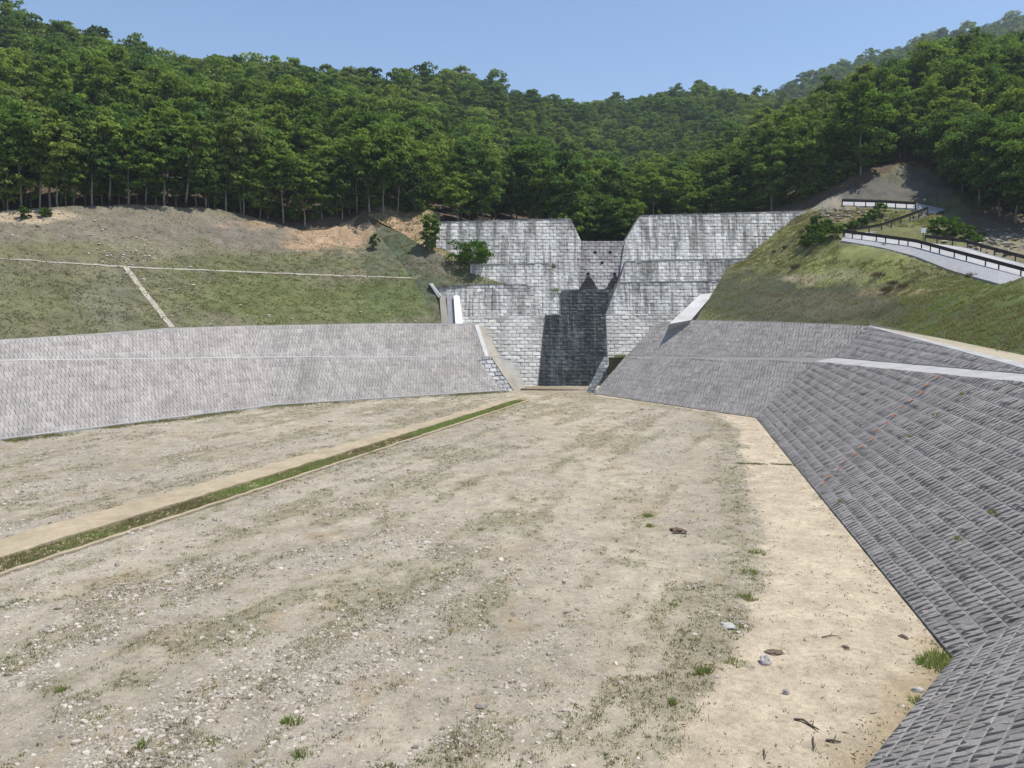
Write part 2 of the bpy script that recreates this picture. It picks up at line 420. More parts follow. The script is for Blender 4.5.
# grass / stones as many small pieces in one mesh
def blades(pos, h, nb, spread, rng, width=.035):
    """pos (n,3), h (n,) -> verts, tris: nb triangular blades per tuft"""
    n = len(pos); a = rng.uniform(0, 2 * np.pi, (n, nb)); r = rng.uniform(0, 1, (n, nb)) * spread[:, None]
    bx = pos[:, 0, None] + np.cos(a) * r; by = pos[:, 1, None] + np.sin(a) * r; bz = np.repeat(pos[:, 2, None], nb, 1) - .02
    hh = h[:, None] * rng.uniform(.5, 1.1, (n, nb)); le = rng.uniform(.15, .75, (n, nb)) * hh
    a2 = a + rng.normal(0, .5, (n, nb)); w = width * rng.uniform(.7, 1.4, (n, nb)) * (1 + hh)
    t = rng.uniform(0, np.pi, (n, nb))
    v1 = np.stack([bx - np.cos(t) * w, by - np.sin(t) * w, bz], -1); v2 = np.stack([bx + np.cos(t) * w, by + np.sin(t) * w, bz], -1)
    v3 = np.stack([bx + np.cos(a2) * le, by + np.sin(a2) * le, bz + hh], -1)
    v = np.stack([v1, v2, v3], 2).reshape(-1, 3)
    return v
def trimesh(name, v, mat, tint, parent=None):
    nt = len(v) // 3; me = bpy.data.meshes.new(name)
    me.vertices.add(len(v)); me.vertices.foreach_set('co', v.astype(np.float32).ravel())
    me.loops.add(nt * 3); me.loops.foreach_set('vertex_index', np.arange(nt * 3, dtype=np.int32))
    me.polygons.add(nt); me.polygons.foreach_set('loop_start', np.arange(0, nt * 3, 3, dtype=np.int32))
    me.materials.append(mat); me.update()
    a = me.attributes.new('tint', 'FLOAT', 'FACE'); a.data.foreach_set('value', np.asarray(tint, np.float32))
    o = bpy.data.objects.new(name, me); COL.objects.link(o)
    if parent: o.parent = parent; o.matrix_parent_inverse = Matrix.Translation(-parent.location)
    return o
OCT = np.array([(1, 0, 0), (-1, 0, 0), (0, 1, 0), (0, -1, 0), (0, 0, 1), (0, 0, -1)], float)
OCF = np.array([(0, 2, 4), (2, 1, 4), (1, 3, 4), (3, 0, 4), (2, 0, 5), (1, 2, 5), (3, 1, 5), (0, 3, 5)])
_q = .62
SPH = np.array([(math.cos(a) * r, math.sin(a) * r, z) for r, z, ph in ((.75, -.55, 0), (1, 0, .5), (.68, .62, 0)) for a in [(k + ph) * 2 * math.pi / 6 for k in range(6)]] + [(0, 0, .85)])
SPF = np.array([(i, (i + 1) % 6, 6 + i) for i in range(6)] + [((i + 1) % 6, 6 + (i + 1) % 6, 6 + i) for i in range(6)] + [(6 + i, 6 + (i + 1) % 6, 12 + (i + 1) % 6) for i in range(6)] + [(6 + i, 12 + (i + 1) % 6, 12 + i) for i in range(6)] + [(12 + i, 12 + (i + 1) % 6, 18) for i in range(6)])
def stones(pos, size, rng, base=OCT, fac=OCF):
    n = len(pos); a = rng.uniform(0, 2 * np.pi, n); sc = np.stack([rng.uniform(.7, 1.3, n), rng.uniform(.6, 1.1, n), rng.uniform(.35, .75, n)], 1) * size[:, None] / 2
    b = base[None] * sc[:, None] * rng.uniform(.72, 1.25, (n, len(base), 1))
    x = b[..., 0] * np.cos(a)[:, None] - b[..., 1] * np.sin(a)[:, None]; y = b[..., 0] * np.sin(a)[:, None] + b[..., 1] * np.cos(a)[:, None]
    v = np.stack([x, y, b[..., 2]], -1) + pos[:, None]; v[..., 2] += (sc[:, 2] * .25)[:, None]
    return v[:, fac].reshape(-1, 3)

# ================================================================== SETTING
# ---- key points of the walls
A = G(955, 660); B = G(757, 418); D = G(594, 394); Cc = P(814, 362, 77.6)
PL_R = facing(plane3(A, B, Cc)); PL_BR = facing(plane3(B, D, Cc))
V0 = hit(1024, 625, PL_R); G0 = G(870, 768); PL_W = facing(plane3(A, G0, V0))
E = hit(1024, 383.5, PL_R)
def cross2(p, d, q, e, n):
    k = e.cross(n); return p + d * ((q - p).dot(k) / d.dot(k))
Vext = cross2(A, V0 - A, Cc, E - Cc, PL_R[0]); Eext = Vext.copy()
C2 = P(835, 358.2, 79.8); PL_BRu = (PL_BR[0], C2); K = hit(868, 327, PL_BRu)
PL_Ru = facing(plane3(C2, K, C2 + (B - A).normalized() * 10 + Vector((0, 0, -.2))))
DIR_CH = (G(525, 400) - G(0, 565)); DIR_CH.z = 0; DIR_CH.normalize()

# ---- riverbed with painted-on kinds of soil (sand, gravel, dry weeds)
chF = [G(0, 541), G(270, 467), G(480, 402.5), G(522, 394.5)]
def chan_line(x0, x1): return (G(*x0), G(*x1))
CL = [chan_line((0, 539), (520, 396)), chan_line((0, 557.5), (524, 397.2)), chan_line((0, 572.5), (528.6, 399.8)), chan_line((0, 575), (529.4, 400.4))]
def side(pts, line):
    a, b = line; d = Vector((b.x - a.x, b.y - a.y)).normalized()
    return (pts[:, 0] - a.x) * -d.y + (pts[:, 1] - a.y) * d.x          # >0 : left / far side
PATH_L = [(640, 768), (690, 720), (735, 660), (752, 610), (762, 560), (752, 500), (742, 462), (738, 430), (722, 414), (690, 409), (640, 401), (600, 397)]
PATH_Lg = np.array([tuple(G(*p))[:2] for p in PATH_L])
def path_mask(x, y):
    xe = np.interp(y, PATH_Lg[:, 1], PATH_Lg[:, 0]); w = (vn(x, y, 2.5, 5) - .5) * 1.6 + (vn(x, y, .5, 6) - .5) * .9
    return ss(x - xe + w, -.25, .45)
def bed_fields(x, y):
    dx, dy = DIR_CH.x, DIR_CH.y
    al = x * dx + y * dy; ac = -x * dy + y * dx
    pth = path_mask(x, y)
    strk = vn(al / 6.0, ac, 1.5, 21, 4); big = vn(x, y, 9, 31, 3); mid = vn(x, y, 1.6, 33, 4)
    veg = ss(strk * .55 + big * .25 + mid * .35, .555, .68) * (1 - pth)
    # band of weeds along the sand path and by the dam
    xe = np.interp(y, PATH_Lg[:, 1], PATH_Lg[:, 0])
    band = np.exp(-((x - xe + 1.0) / 1.2) ** 2) * ss(y, 26, 36) * ss(vn(x, y, 1.1, 41), .30, .55)
    dam = ss(y, 84, 96) * ss(vn(x, y, 3, 43), .42, .62) * .8 * (1 - pth)
    veg = np.maximum(veg, np.maximum(band * .9, dam))
    smooth = np.exp(-((x - np.interp(y, [18, 40, 60, 95], [4, 6, 6, 3])) / 4.5) ** 2)   # smoother sandy track right of the middle
    grav = np.clip(ss(vn(al / 3, ac, 2.2, 51) * .6 + mid * .4, .36, .62) * (1 - .8 * smooth), 0, 1) * (1 - pth)
    return pth, veg, grav, smooth, big, mid
ys = np.concatenate([np.linspace(-6, 17, 24), np.linspace(17.2, 45, 190), np.linspace(45.3, 108, 200)])
xs = np.concatenate([np.linspace(-75, -30, 90), np.linspace(-29.7, 30, 300), np.linspace(30.5, 45, 20)])
X, Y = np.meshgrid(xs, ys); Z = SL * Y
pth, veg, grav, smo, big, mid = bed_fields(X, Y)
Z = Z + (mid - .5) * .10 * (1 - .6 * pth) + (vn(X, Y, .5, 77, 3) - .5) * .05 * (1 - .7 * pth) + (big - .5) * .12 * (1 - pth)
pts2 = np.stack([X.ravel(), Y.ravel()], 1)
s1 = side(pts2, CL[0]).reshape(X.shape); s3 = side(pts2, CL[3]).reshape(X.shape)
dep = ss(-s1, -.25, .35) * ss(s3, -.25, .35) * (1 - ss(Y, CL[2][1].y - 1.5, CL[2][1].y))
Z = Z - dep * .9
base = np.array([.325, .287, .222])
Cc_ = np.ones(X.shape + (3,)) * base
Cc_ = Cc_ * (1 + .22 * (big - .5) * 2)[..., None]
Cc_ += smo[..., None] * np.array([.03, .025, .015])
Cc_ = Cc_ * (1 - .45 * veg[..., None]) + .45 * veg[..., None] * np.array([.15, .135, .07])
warm = np.maximum(ss(vn(X, Y, 4, 61), .58, .74) * .25, ss(vn(X, Y, 1.1, 65, 3), .64, .76) * .45 * (1 - pth))
Cc_ = Cc_ * (1 - warm[..., None]) + warm[..., None] * np.array([.27, .20, .115])
sandc = np.array([.42, .355, .262]) * (1 + .16 * (vn(X, Y, 3, 63) - .5))[..., None]
Cc_ = Cc_ * (1 - pth[..., None]) + sandc * pth[..., None]
# damp brown strip where the wing wall meets the sand
dw = np.abs((X - A.x) * (G0.y - A.y) - (Y - A.y) * (G0.x - A.x)) / (Vector((G0.x - A.x, G0.y - A.y)).length)
br = (1 - ss(dw + (mid - .5) * 1.6, .2, 1.7)) * (Y < 27.5) * .65
Cc_ = Cc_ * (1 - br[..., None]) + br[..., None] * np.array([.25, .19, .10])
g = np.stack([X, Y, Z], -1)
bed = gridmesh('riverbed', g, M_bed, Cc_)
a = bed.data.attributes.new('gravel', 'FLOAT', 'POINT'); a.data.foreach_set('value', (grav * .8).astype(np.float32).ravel())

# sunk drain along the left of the bed: sand-covered concrete apron, ditch, kerb
def ribbon_pts(l0, l1, n=40, dz0=0., dz1=0.):
    o = []
    for i in range(n + 1):
        f = -.12 + 1.12 * i / n
        a_ = l0[0].lerp(l0[1], f); b_ = l1[0].lerp(l1[1], f); o.append((a_ + Vector((0, 0, dz0)), b_ + Vector((0, 0, dz1))))
    return o
def strip_solid(name, l0, l1, top, thick, mat, kind='structure', n=40, jit=.0, dz1=None, parent=None):
    rp = ribbon_pts(l0, l1, n, top, top if dz1 is None else dz1); V = []; Fs = []
    for i, (a_, b_) in enumerate(rp):
        j = Vector((random.uniform(-jit, jit), random.uniform(-jit, jit), random.uniform(-jit, jit) * .3))
        V += [a_ + j, b_ + j, b_ + j - Vector((0, 0, thick)), a_ + j - Vector((0, 0, thick))]
        if i:
            q = 4 * (i - 1)
            Fs += [(q + k, q + (k + 1) % 4, q + 4 + (k + 1) % 4, q + 4 + k) for k in range(4)]
    Fs += [(0, 1, 2, 3), (len(V) - 1, len(V) - 2, len(V) - 3, len(V) - 4)]
    o = mk(name, V, Fs, mat, parent)
    if kind: o['kind'] = kind
    return o
M_sandtop = simple('sandy_concrete', (.30, .245, .165), (.41, .34, .24), 2.5, .95, 1, 9, stain=(.27, .22, .145))
strip_solid('path', CL[0], CL[1], .03, 1.0, M_sandtop, jit=.09, n=110)
strip_solid('ditch_floor', CL[1], CL[2], -.12, .5, M_sandtop, jit=.03, n=80)
strip_solid('kerb', CL[2], CL[3], .02, 1.0, M_sandtop, jit=.06, n=110)

# ---- revetment walls
def wall_thing(label, loc): return tag(empty('revetment_wall', loc), label, 'wall')
def body(poly, pl, mat, parent, thick=.8, name='backing'):
    v, f = prism(poly, facing(pl)[0] * -thick); return mk(name, v, f, mat, parent)
UAB = (B - A).normalized()
BW, BH = .52, .37
# right main wall
wr = wall_thing('long grey block revetment wall sloping up on the right of the riverbed', A)
polyR = [A, B, Cc, Vext]
body(polyR, PL_R, M_joint, wr)
add_blocks(ribs(PL_R, polyR, UAB, .38, .66, .09, .11, .018, -.68), M_rev, wr, 300)
E2 = hit(1024, 375.0, PL_Ru); 
E3 = E + (Vector((UAB.y, -UAB.x, 0)).normalized()) * 2.0 + Vector((0, 0, .1)); E3x = Eext + (E3 - E)
up = [C2, hit(1050, 377.2, PL_Ru), K]
body(up, PL_Ru, M_joint, wr)
add_blocks(ribs(PL_Ru, up, UAB, .38, .66, .09, .11, .018, -.68), M_rev, wr, 0, rest='upper_block_courses')
v, f = prism([Cc, E, Eext, E3x + Vector((1.5, 0, 0)), up[1], C2], Vector((0, 0, -.4))); v = [q + Vector((0, 0, .06)) for q in v]
mk('berm', v, f, M_bermc, wr)
# back right wall
wb = wall_thing('grey two-tier block revetment wall between the dam and the right corner', B)
PLB1 = hit(625.5, 357.2, PL_BR)
polyB = [D, B, Cc, PLB1]; UB = (B - D).normalized()
body(polyB, PL_BR, M_joint, wb)
add_blocks(ribs(PL_BR, polyB, UB, .38, .62, .07, .09, .016, 0), M_rev, wb, 0, rest='lower_block_courses')
up2 = [hit(627, 356.4, PL_BRu), C2, K, hit(780, 323, PL_BRu), hit(693, 321, PL_BRu), hit(655, 325, PL_BRu)]
body(up2, PL_BRu, M_joint, wb)
add_blocks(ribs(PL_BRu, up2, UB, .38, .62, .07, .09, .016, 0), M_rev, wb, 0, rest='upper_block_courses')
v, f = prism([PLB1, Cc, C2, up2[0]], Vector((0, 0, -.4))); v = [q + Vector((0, 0, .05)) for q in v]; mk('berm', v, f, M_bermd, wb)
cop = [(up2[i], up2[i] + Vector((.5, .6, .02))) for i in (2, 3, 4, 5)]
V_, F_ = [], []
for i, (a_, b_) in enumerate(cop):
    V_ += [a_ + Vector((0, 0, .1)), b_ + Vector((0, 0, .1)), b_ - Vector((0, 0, .3)), a_ - Vector((0, 0, .3))]
    if i: q = 4 * (i - 1); F_ += [(q + k, q + (k + 1) % 4, q + 4 + (k + 1) % 4, q + 4 + k) for k in range(4)]
mk('coping', V_, F_, M_grey, wb)
# near wing wall
ww = wall_thing('near grey block wing wall slanting across the bottom right corner', G0)
Gx = A + (G0 - A) * 3.0; polyW = [A, Vext, Vext + (Gx - A), Gx]
body(polyW, PL_W, M_joint, ww)
add_blocks(ribs(PL_W, polyW, (G0 - A).normalized(), .38, .64, .085, .105, .018, .32), M_rev, ww, 300)
# left wall
a0 = G(0, 440); a1 = G(275, 405.5); a2 = G(504, 391)
def slopepl(p, q, k=.75):
    d = (q - p); o = Vector((-d.y, d.x, 0)).normalized(); return facing(plane3(p, q, p + o * k + Vector((0, 0, 1)))), o
PL_1, o1 = slopepl(a0, a1); PL_2, o2 = slopepl(a1, a2)
BWD = 1.4
PL_1u = (PL_1[0], PL_1[1] + o1 * BWD); PL_2u = (PL_2[0], PL_2[1] + o2 * BWD)
b0 = hit(0, 361, PL_1); b3 = hit(474, 356.5, PL_2); b1 = three(PL_1, PL_2, (b0.z + b3.z) / 2 - .05)
u0 = three(PL_1u, (Vector((0, 0, 1)), b0), b0.z) if False else b0 + o1 * BWD
u3 = hit(486.5, 356.3, PL_2u); u1 = three(PL_1u, PL_2u, b1.z)
c0 = hit(0, 341, PL_1u); ca = hit(100, 334.5, PL_1u); cb = hit(170, 329, PL_1u); c3 = hit(476, 324.4, PL_2u); cd = hit(380, 324, PL_2u)
c1 = three(PL_1u, PL_2u, hit(262, 326.5, PL_1u).z)
ax = a0 + (a0 - a1) * .8; bx_ = b0 + (b0 - b1) * .8; ux = bx_ + o1 * BWD; cx = c0 + (c0 - ca) * 2.2
wl = wall_thing('long pale two-tier block revetment wall on the left of the riverbed', a0)
low1 = [ax, a1, b1, bx_]; low2 = [a1, a2, b3, b1]; hi1 = [ux, u1, c1, cb, c0, cx]; hi2 = [u1, u3, c3, cd, c1]
U1 = (a1 - a0).normalized(); U2 = (a2 - a1).normalized(); acc = []
for pl_, po_, ud in ((PL_1, low1, U1), (PL_2, low2, U2), (PL_1u, hi1, U1), (PL_2u, hi2, U2)):
    body(po_, pl_, M_ljoint, wl); acc += ribs(pl_, po_, ud, .36, .55, .035, .05, .012, 0)
add_blocks(acc, M_lrev, wl, 0)
for q in ([bx_, b1, u1, ux], [b1, b3, u3, u1]):
    v, f = prism(q, Vector((0, 0, -.4))); v = [p + Vector((0, 0, .06)) for p in v]; mk('berm', v, f, M_conc, wl)
for f_ in (.08, .3, .52, .72, .93):
    for pa_, pb_, qa_, qb_, pl_ in ((a0, a1, b0, b1, PL_1), (a1, a2, b1, b3, PL_2)):
        p_ = pa_.lerp(pb_, f_); q_ = qa_.lerp(qb_, f_ * .96); d_ = (pb_ - pa_).normalized() * .05; n_ = pl_[0]
        v, f = prism([p_ - d_ + n_ * .075, p_ + d_ + n_ * .075, q_ + d_ + n_ * .075, q_ - d_ + n_ * .075], n_ * -.12); mk('joint_strip', v, f, M_ljoint, wl)
crest = [cx, c0, ca, cb, c1, cd, c3]; V_, F_ = [], []
for i, p in enumerate(crest):
    o_ = o1 if i < 4 else o2
    V_ += [p + Vector((0, 0, .10)), p + o_ * .5 + Vector((0, 0, .10)), p + o_ * .5 - Vector((0, 0, .3)), p - Vector((0, 0, .3))]
    if i: q = 4 * (i - 1); F_ += [(q + k, q + (k + 1) % 4, q + 4 + (k + 1) % 4, q + 4 + k) for k in range(4)]
mk('coping', V_, F_, M_conc, wl)
V_, F_ = [], []
for i, p in enumerate((ax, a0, a1, a2)):
    o_ = o1 if i < 2 else o2; up_ = Vector((0, 0, 1))
    V_ += [p - o_ * .45 + up_ * .15, p + o_ * .15 + up_ * .15, p + o_ * .15 - up_ * .4, p - o_ * .45 - up_ * .4]
    if i: q = 4 * (i - 1); F_ += [(q + k, q + (k + 1) % 4, q + 4 + (k + 1) % 4, q + 4 + k) for k in range(4)]
mk('footing', V_, F_, M_bermc, wl)
# end slabs of the left wall next to the dam
pe = (PL_2[0], PL_2[1] - PL_2[0] * .05); peu = (PL_2u[0], PL_2u[1] + PL_2u[0] * .10)
sp = [hit(474, 356.8, pe), hit(491, 356.8, pe), hit(515, 392, pe), hit(504, 391.5, pe)]
body(sp, pe, M_joint, wl, .8, 'stone_panel')
add_blocks(tiles(pe, sp, U2, 1.0, .62, .09, .07, .05, .03), M_stone, wl, 60, name='stone')
pf = (PL_2[0], PL_2[1] + PL_2[0] * .12)
for nm, q, pl_, m_ in (('end_band', [(491, 356.6), (499, 357.2), (524, 388.5), (515, 392.4)], pf, M_beige), ('end_fill', [(499, 358), (513, 362), (526, 387.5), (523, 388.4)], PL_2, M_damlow),
                   ('end_coping', [(474.5, 324.6), (478.5, 324.6), (489, 356.4), (485, 356.4)], (PL_2u[0], PL_2u[1] + PL_2u[0] * .12), M_conc), ('end_slab', [(478.5, 324.6), (484, 326), (500, 357), (489, 356.4)], PL_2u, M_beige)):
    po = [hit(x, y, pl_) for x, y in q]; v, f = prism(po, PL_2[0] * -.9); mk(nm, v, f, m_, wl)

# ---- the dam
dam = tag(empty('check_dam', P(572, 390, 100)), 'tall stepped white block check dam with dark wet spillway across the valley', 'dam')
def dplane(d, z): return (Vector((0, -1, .30)).normalized(), Vector((0, d + 5, z)))
T3 = dplane(100, 4.5); T3c = dplane(99.55, 4.5); T2 = dplane(106.2, 17.5); T2c = dplane(105.9, 17.5); T1 = dplane(109.2, 20.5); T1c = dplane(109.6, 20.5)
UX = Vector((1, 0, 0))
pieces = [
 ('tier', T3, [(434, 284.5), (528, 284.5), (541, 307), (541, 315.5), (434, 317)], 3.0, M_dam, M_djoint, 1),
 ('tier', (T3[0], T3[1] - Vector((0, .25, 0))), [(430, 317.2), (546, 315.5), (546, 330), (538, 392.5), (430, 392.5)], 3.0, M_damlow, M_djoint, 1),
 ('spillway_face', T3c, [(545.5, 315), (605.5, 314.3), (609, 394), (537.5, 394)], 3.4, M_wet, M_joint, 1),
 ('tier', T3, [(618, 282.5), (735, 280.5), (735, 313), (606, 314.2)], 3.0, M_dam, M_djoint, 1),
 ('tier', (T3[0], T3[1] - Vector((0, .25, 0))), [(605.5, 314.4), (735, 313.2), (735, 392.5), (609, 392.5)], 3.0, M_damlow, M_djoint, 1),
 ('tier', T2, [(470, 264.5), (550, 263.5), (562, 290), (562, 318), (470, 318)], 2.6, M_dam, M_djoint, 1),
 ('spillway_face', T2c, [(561.5, 290), (616.5, 289), (606, 318), (561, 318)], 2.9, M_wet, M_joint, 1),
 ('tier', T2, [(626, 261.2), (770, 258), (770, 318), (606, 318), (616.5, 289)], 2.6, M_dam, M_djoint, 1),
 ('tier', T1, [(436, 222.1), (571, 218.8), (581, 241), (579, 293), (500, 293), (436, 252)], 3.2, M_dam, M_djoint, 1),
 ('notch_face', T1c, [(580.5, 241.2), (625.5, 241.2), (617, 293), (578.5, 293)], 2.8, M_notch, M_joint, 1),
 ('tier', T1, [(640.5, 215.6), (812, 210.8), (812, 293), (617, 293), (625, 241)], 3.2, M_dam, M_djoint, 1),
]
allb = []
for nm, pl_, pp, th, mb, mj, _ in pieces:
    po = [hit(x, y, pl_) for x, y in pp]
    v, f = prism(po, Vector((0, th, 0))); o = mk(nm, v, f, mj, dam)
    ztop = max(p.z for p in po); sd = len(allb)
    for b in tiles(pl_, po, UX, 1.05, .5, .06, .05, .04, .02):
        x_, z_ = b[3].x, b[3].z; dep_ = ztop - z_; xa = np.array([x_]); ya = np.array([z_ * .06 + sd])
        st_ = float(ss(vn(xa, ya, 1.5, 5, 3), .46, .66)[0]) * math.exp(-dep_ / 6) * .75 + .35 * math.exp(-dep_ / .7) + .3 * float(ss(vn(xa, ya * 3, .8, 8, 2), .5, .75)[0])
        allb.append(((b[0], b[1], min(1, max(0, random.gauss(.8, .1) - st_ * .55)), b[3]), mb, o))
def hidden(b):
    x, y = pix([b[3]]); x, y = x[0], y[0]
    if x < 440 or x > 800: return True
    if x > 655 and y > 324: return True
    if x < 478 and y > 322: return True
    if x > 620 and y > 325 + (655 - x) * 1.1: return True
    return False
singles = sorted([q for q in allb if not hidden(q[0])], key=lambda q: (q[0][3] - CAM).length)[:300]
sid = {id(q[0]) for q in singles}
for b, mb, o in allb:
    if id(b) in sid: mk('block', b[0], b[1], mb, o, [b[2]] * len(b[1]))
byo = {}
for b, mb, o in allb:
    if id(b) not in sid: byo.setdefault((o.name, mb.name), []).append(b)
for (on, mn), bs in byo.items():
    V_, F_, T_ = join([(b[0], b[1], b[2]) for b in bs]); o = mk('block_courses', V_, F_, bpy.data.materials[mn], bpy.data.objects[on], T_)
    o['kind'] = 'stuff'
    if bpy.data.objects[on].parent is not dam: pass
for hx, hy in ((595, 252.5), (610, 252.5), (602, 263), (588, 274), (614.5, 274)):
    q = hit(hx, hy, T1c); v, f = tube([q + Vector((0, -.12, 0)), q + Vector((0, .3, 0))], [.2, .2], 10); mk('weep_hole', v, f, M_hole, dam)
    v2 = []; f2 = []
    for k in range(12):
        for r_, y_ in ((.2, -.13), (.29, -.13), (.29, .1)):
            th = 2 * math.pi * k / 12; v2.append(q + Vector((math.cos(th) * r_, y_, math.sin(th) * r_)))
    for k in range(12):
        a_, b_ = 3 * k, 3 * ((k + 1) % 12); f2 += [(a_, b_, b_ + 1, a_ + 1), (a_ + 1, b_ + 1, b_ + 2, a_ + 2)]
    mk('pipe_rim', v2, f2, M_grey, dam)
for pl_, (xa, ya), (xb, yb) in ((T3, (436, 284.5), (527, 284.5)), (T3, (619, 282.5), (733, 280.6)), (T2, (472, 264.4), (549, 263.5)), (T2, (627, 261.2), (768, 258)), (T1, (438, 222), (570, 218.8)), (T1, (641, 215.6), (808, 210.9))):
    p_, q_ = hit(xa, ya, pl_), hit(xb, yb, pl_); dn_ = Vector((0, 0, -.15))
    v, f = prism([p_ + Vector((0, -.11, .06)), q_ + Vector((0, -.11, .06)), q_ + dn_ + Vector((0, -.11, 0)), p_ + dn_ + Vector((0, -.11, 0))], Vector((0, 1.2, 0))); mk('added_shadow_coping', v, f, M_copd, dam)  # slabs added to cast a shadow line that marks each tier
# brown sill at the foot
v, f = prism([P(521, 388.5, 99.6), P(590, 390, 99.6), P(590, 394.5, 99.6), P(521, 394, 99.6)], Vector((0, 5, 0)))
mk('sill', v, f, simple('brown_wet_concrete', (.16, .12, .08), (.25, .20, .14), 2), dam)
# little side wall and mossy steps at the right foot
sw = tag(empty('side_wall', P(590, 393, 98)), 'small pale block side wall at the right foot of the wet spillway', 'wall')
plS = (Vector((-.35, -1, .1)).normalized(), P(595, 380, 97.4)); po = [hit(x, y, plS) for x, y in ((604, 357), (608.5, 357), (608.5, 366), (592.5, 394.5), (585, 394.5))]
v, f = prism(po, Vector((.15, .9, 0))); mk('backing', v, f, M_djoint, sw)
add_blocks(tiles(plS, po, UX, .9, .45, .07, .05, .04, .015), M_damlow, sw, 80)
st = tag(empty('mossy_steps', P(618, 370, 98)), 'brown mossy concrete steps beside the small side wall below the dam', 'steps')
M_moss = simple('mossy_concrete', (.055, .05, .025), (.12, .105, .06), 3)
for k in range(5):
    v, f = prism([P(608.5, 357.5 + 3.6 * k, 98.3 - .22 * k), P(629 - 3.2 * k, 357.5 + 3.6 * k, 98.3 - .22 * k), P(629 - 3.2 * k, 361 + 3.6 * k, 98.3 - .22 * k), P(608.5, 361 + 3.6 * k, 98.3 - .22 * k)], Vector((0, 1.2, 0)))
    mk('step', v, f, M_moss, st)
# sloping concrete strip on the right abutment
v, f = prism([P(669, 324, 98.2), P(700.5, 294, 104.6), P(714, 293, 104.8), P(691, 320, 97.6)], Vector((0, 3, -2)))
tag(mk('concrete_strip', v, f, M_conc), 'pale sloping concrete strip beside the dam above the right revetment', 'strip')
# concrete chute on the left abutment
ch = tag(empty('drain_chute', P(450, 323, 99.5)), 'steep concrete drain chute with white side wall left of the dam', 'chute')
for nm, x0, x1, m_, dd in (('side_wall', 440.5, 447.5, M_beige, 0), ('channel_floor', 447.5, 455, M_grey, .35), ('side_wall', 454.5, 461.5, M_white, -.1)):
    v, f = prism([P(x0 + 1, 325, 105.2 + dd), P(x1 + 1, 325, 105.2 + dd), P(x1 - 2.5, 295.5, 107.4 + dd), P(x0 - 1, 295.5, 107.4 + dd)], Vector((0, 2.0, 0))); mk(nm, v, f, m_, ch)
v, f = prism([P(429, 283.5, 108), P(432, 283, 108), P(441, 296, 107.2), P(438.5, 298, 107.2)], Vector((0, 1.2, 0))); mk('edge_kerb', v, f, M_conc, ch)

# ---- left grassed slope
GRN = (.118, .13, .05); DULL = (.145, .135, .088); BRN = (.172, .15, .118); DIRT = (.36, .25, .16); NET = (.085, .105, .065)
crow = [(-300, cx + o1 * .3)] + [(p, q + o * .3) for p, q, o in ((0, c0, o1), (100, ca, o1), (170, cb, o1), (262, c1, o2), (380, cd, o2))] + [(440, hit(440, 323.6, PL_2u) + o2 * .3)]
drain_row = [(-300, 248, 76), (0, 258.5, 83), (125, 267, 92.5), (250, 272.5, 102), (350, 276, 106), (412, 278.5, 108)]
tree_row = [(-300, 200, 87), (-150, 203, 93), (0, 211, 95), (50, 207, 97), (120, 204, 103), (200, 207, 110), (250, 216, 114), (300, 229, 116.5), (350, 222, 120), (363, 213, 121)]
LG = loft([crow, R3(drain_row), R3(tree_row)], 260, [34, 44], .35, 4, False, 11)
colL = paint(LG, DULL, [(60, 300, 220, 40, (.135, .135, .07), .8), (300, 300, 150, 30, GRN, .85), (250, 262, 120, 14, GRN, .5), (400, 300, 60, 30, (.10, .125, .05), .7), (120, 225, 180, 24, BRN, .75), (260, 235, 80, 20, (.175, .15, .125), .7),
    (70, 250, 90, 10, (.14, .14, .065), .6), (330, 238, 55, 18, DIRT, .85), (270, 222, 40, 8, DIRT, .7), (15, 216, 55, 8, (.42, .33, .23), .8), (115, 300, 40, 34, (.14, .135, .10), .7), (150, 250, 60, 12, (.20, .18, .13), .5), (380, 255, 22, 30, NET, .6), (360, 228, 18, 18, DIRT, .5)])
gridmesh('left_slope', LG, M_slope, colL)
# the abutment face between slope and dam
def patch(name, verts, faces, cuts, mat, blobs, base, amp=.25, seed=5):
    bm = bmesh.new(); vv = [bm.verts.new(p) for p in verts]
    for q in faces: bm.faces.new([vv[i] for i in q])
    bmesh.ops.triangulate(bm, faces=bm.faces[:])
    for _ in range(cuts): bmesh.ops.subdivide_edges(bm, edges=bm.edges[:], cuts=1, use_grid_fill=True); bmesh.ops.triangulate(bm, faces=bm.faces[:])
    for q in bm.verts: q.co.z += (mnoise.noise(q.co * .4) * amp)
    me = bpy.data.meshes.new(name); bm.to_mesh(me); bm.free(); me.shade_smooth(); me.materials.append(mat)
    p = np.array([tuple(q.co) for q in me.vertices]); c = paint(p[None], base, blobs, seed).reshape(-1, 3)
    a_ = me.attributes.new('Col', 'FLOAT_COLOR', 'POINT'); a_.data.foreach_set('color', np.concatenate([c, np.ones((len(c), 1))], 1).astype(np.float32).ravel())
    o = bpy.data.objects.new(name, me); COL.objects.link(o); o['kind'] = 'structure'; return o
pl0 = crow[-1][1]
VV = [pl0 + Vector((-.8, .3, -.1)), P(403, 278.5, 109.6), P(372, 240, 116.5), P(357, 215, 121.5), P(400, 232, 117), P(430, 250, 114.5), P(470, 268, 113), P(508, 285.5, 111.2), P(470, 286.2, 109.0), P(436, 286.2, 108.6), P(444, 325, 105.6)]
left_face = patch('left_abutment_slope', VV, [(0, 1, 9, 10), (1, 2, 4, 5, 9), (2, 3, 4), (5, 6, 8, 9), (6, 7, 8)], 4, M_slope,
      [(400, 262, 30, 34, NET, .9), (425, 285, 18, 28, NET, .8), (440, 262, 45, 18, (.135, .115, .095), .8), (470, 275, 30, 9, (.13, .13, .075), .6), (380, 225, 20, 12, (.16, .16, .12), .6)], (.13, .13, .085), .12)
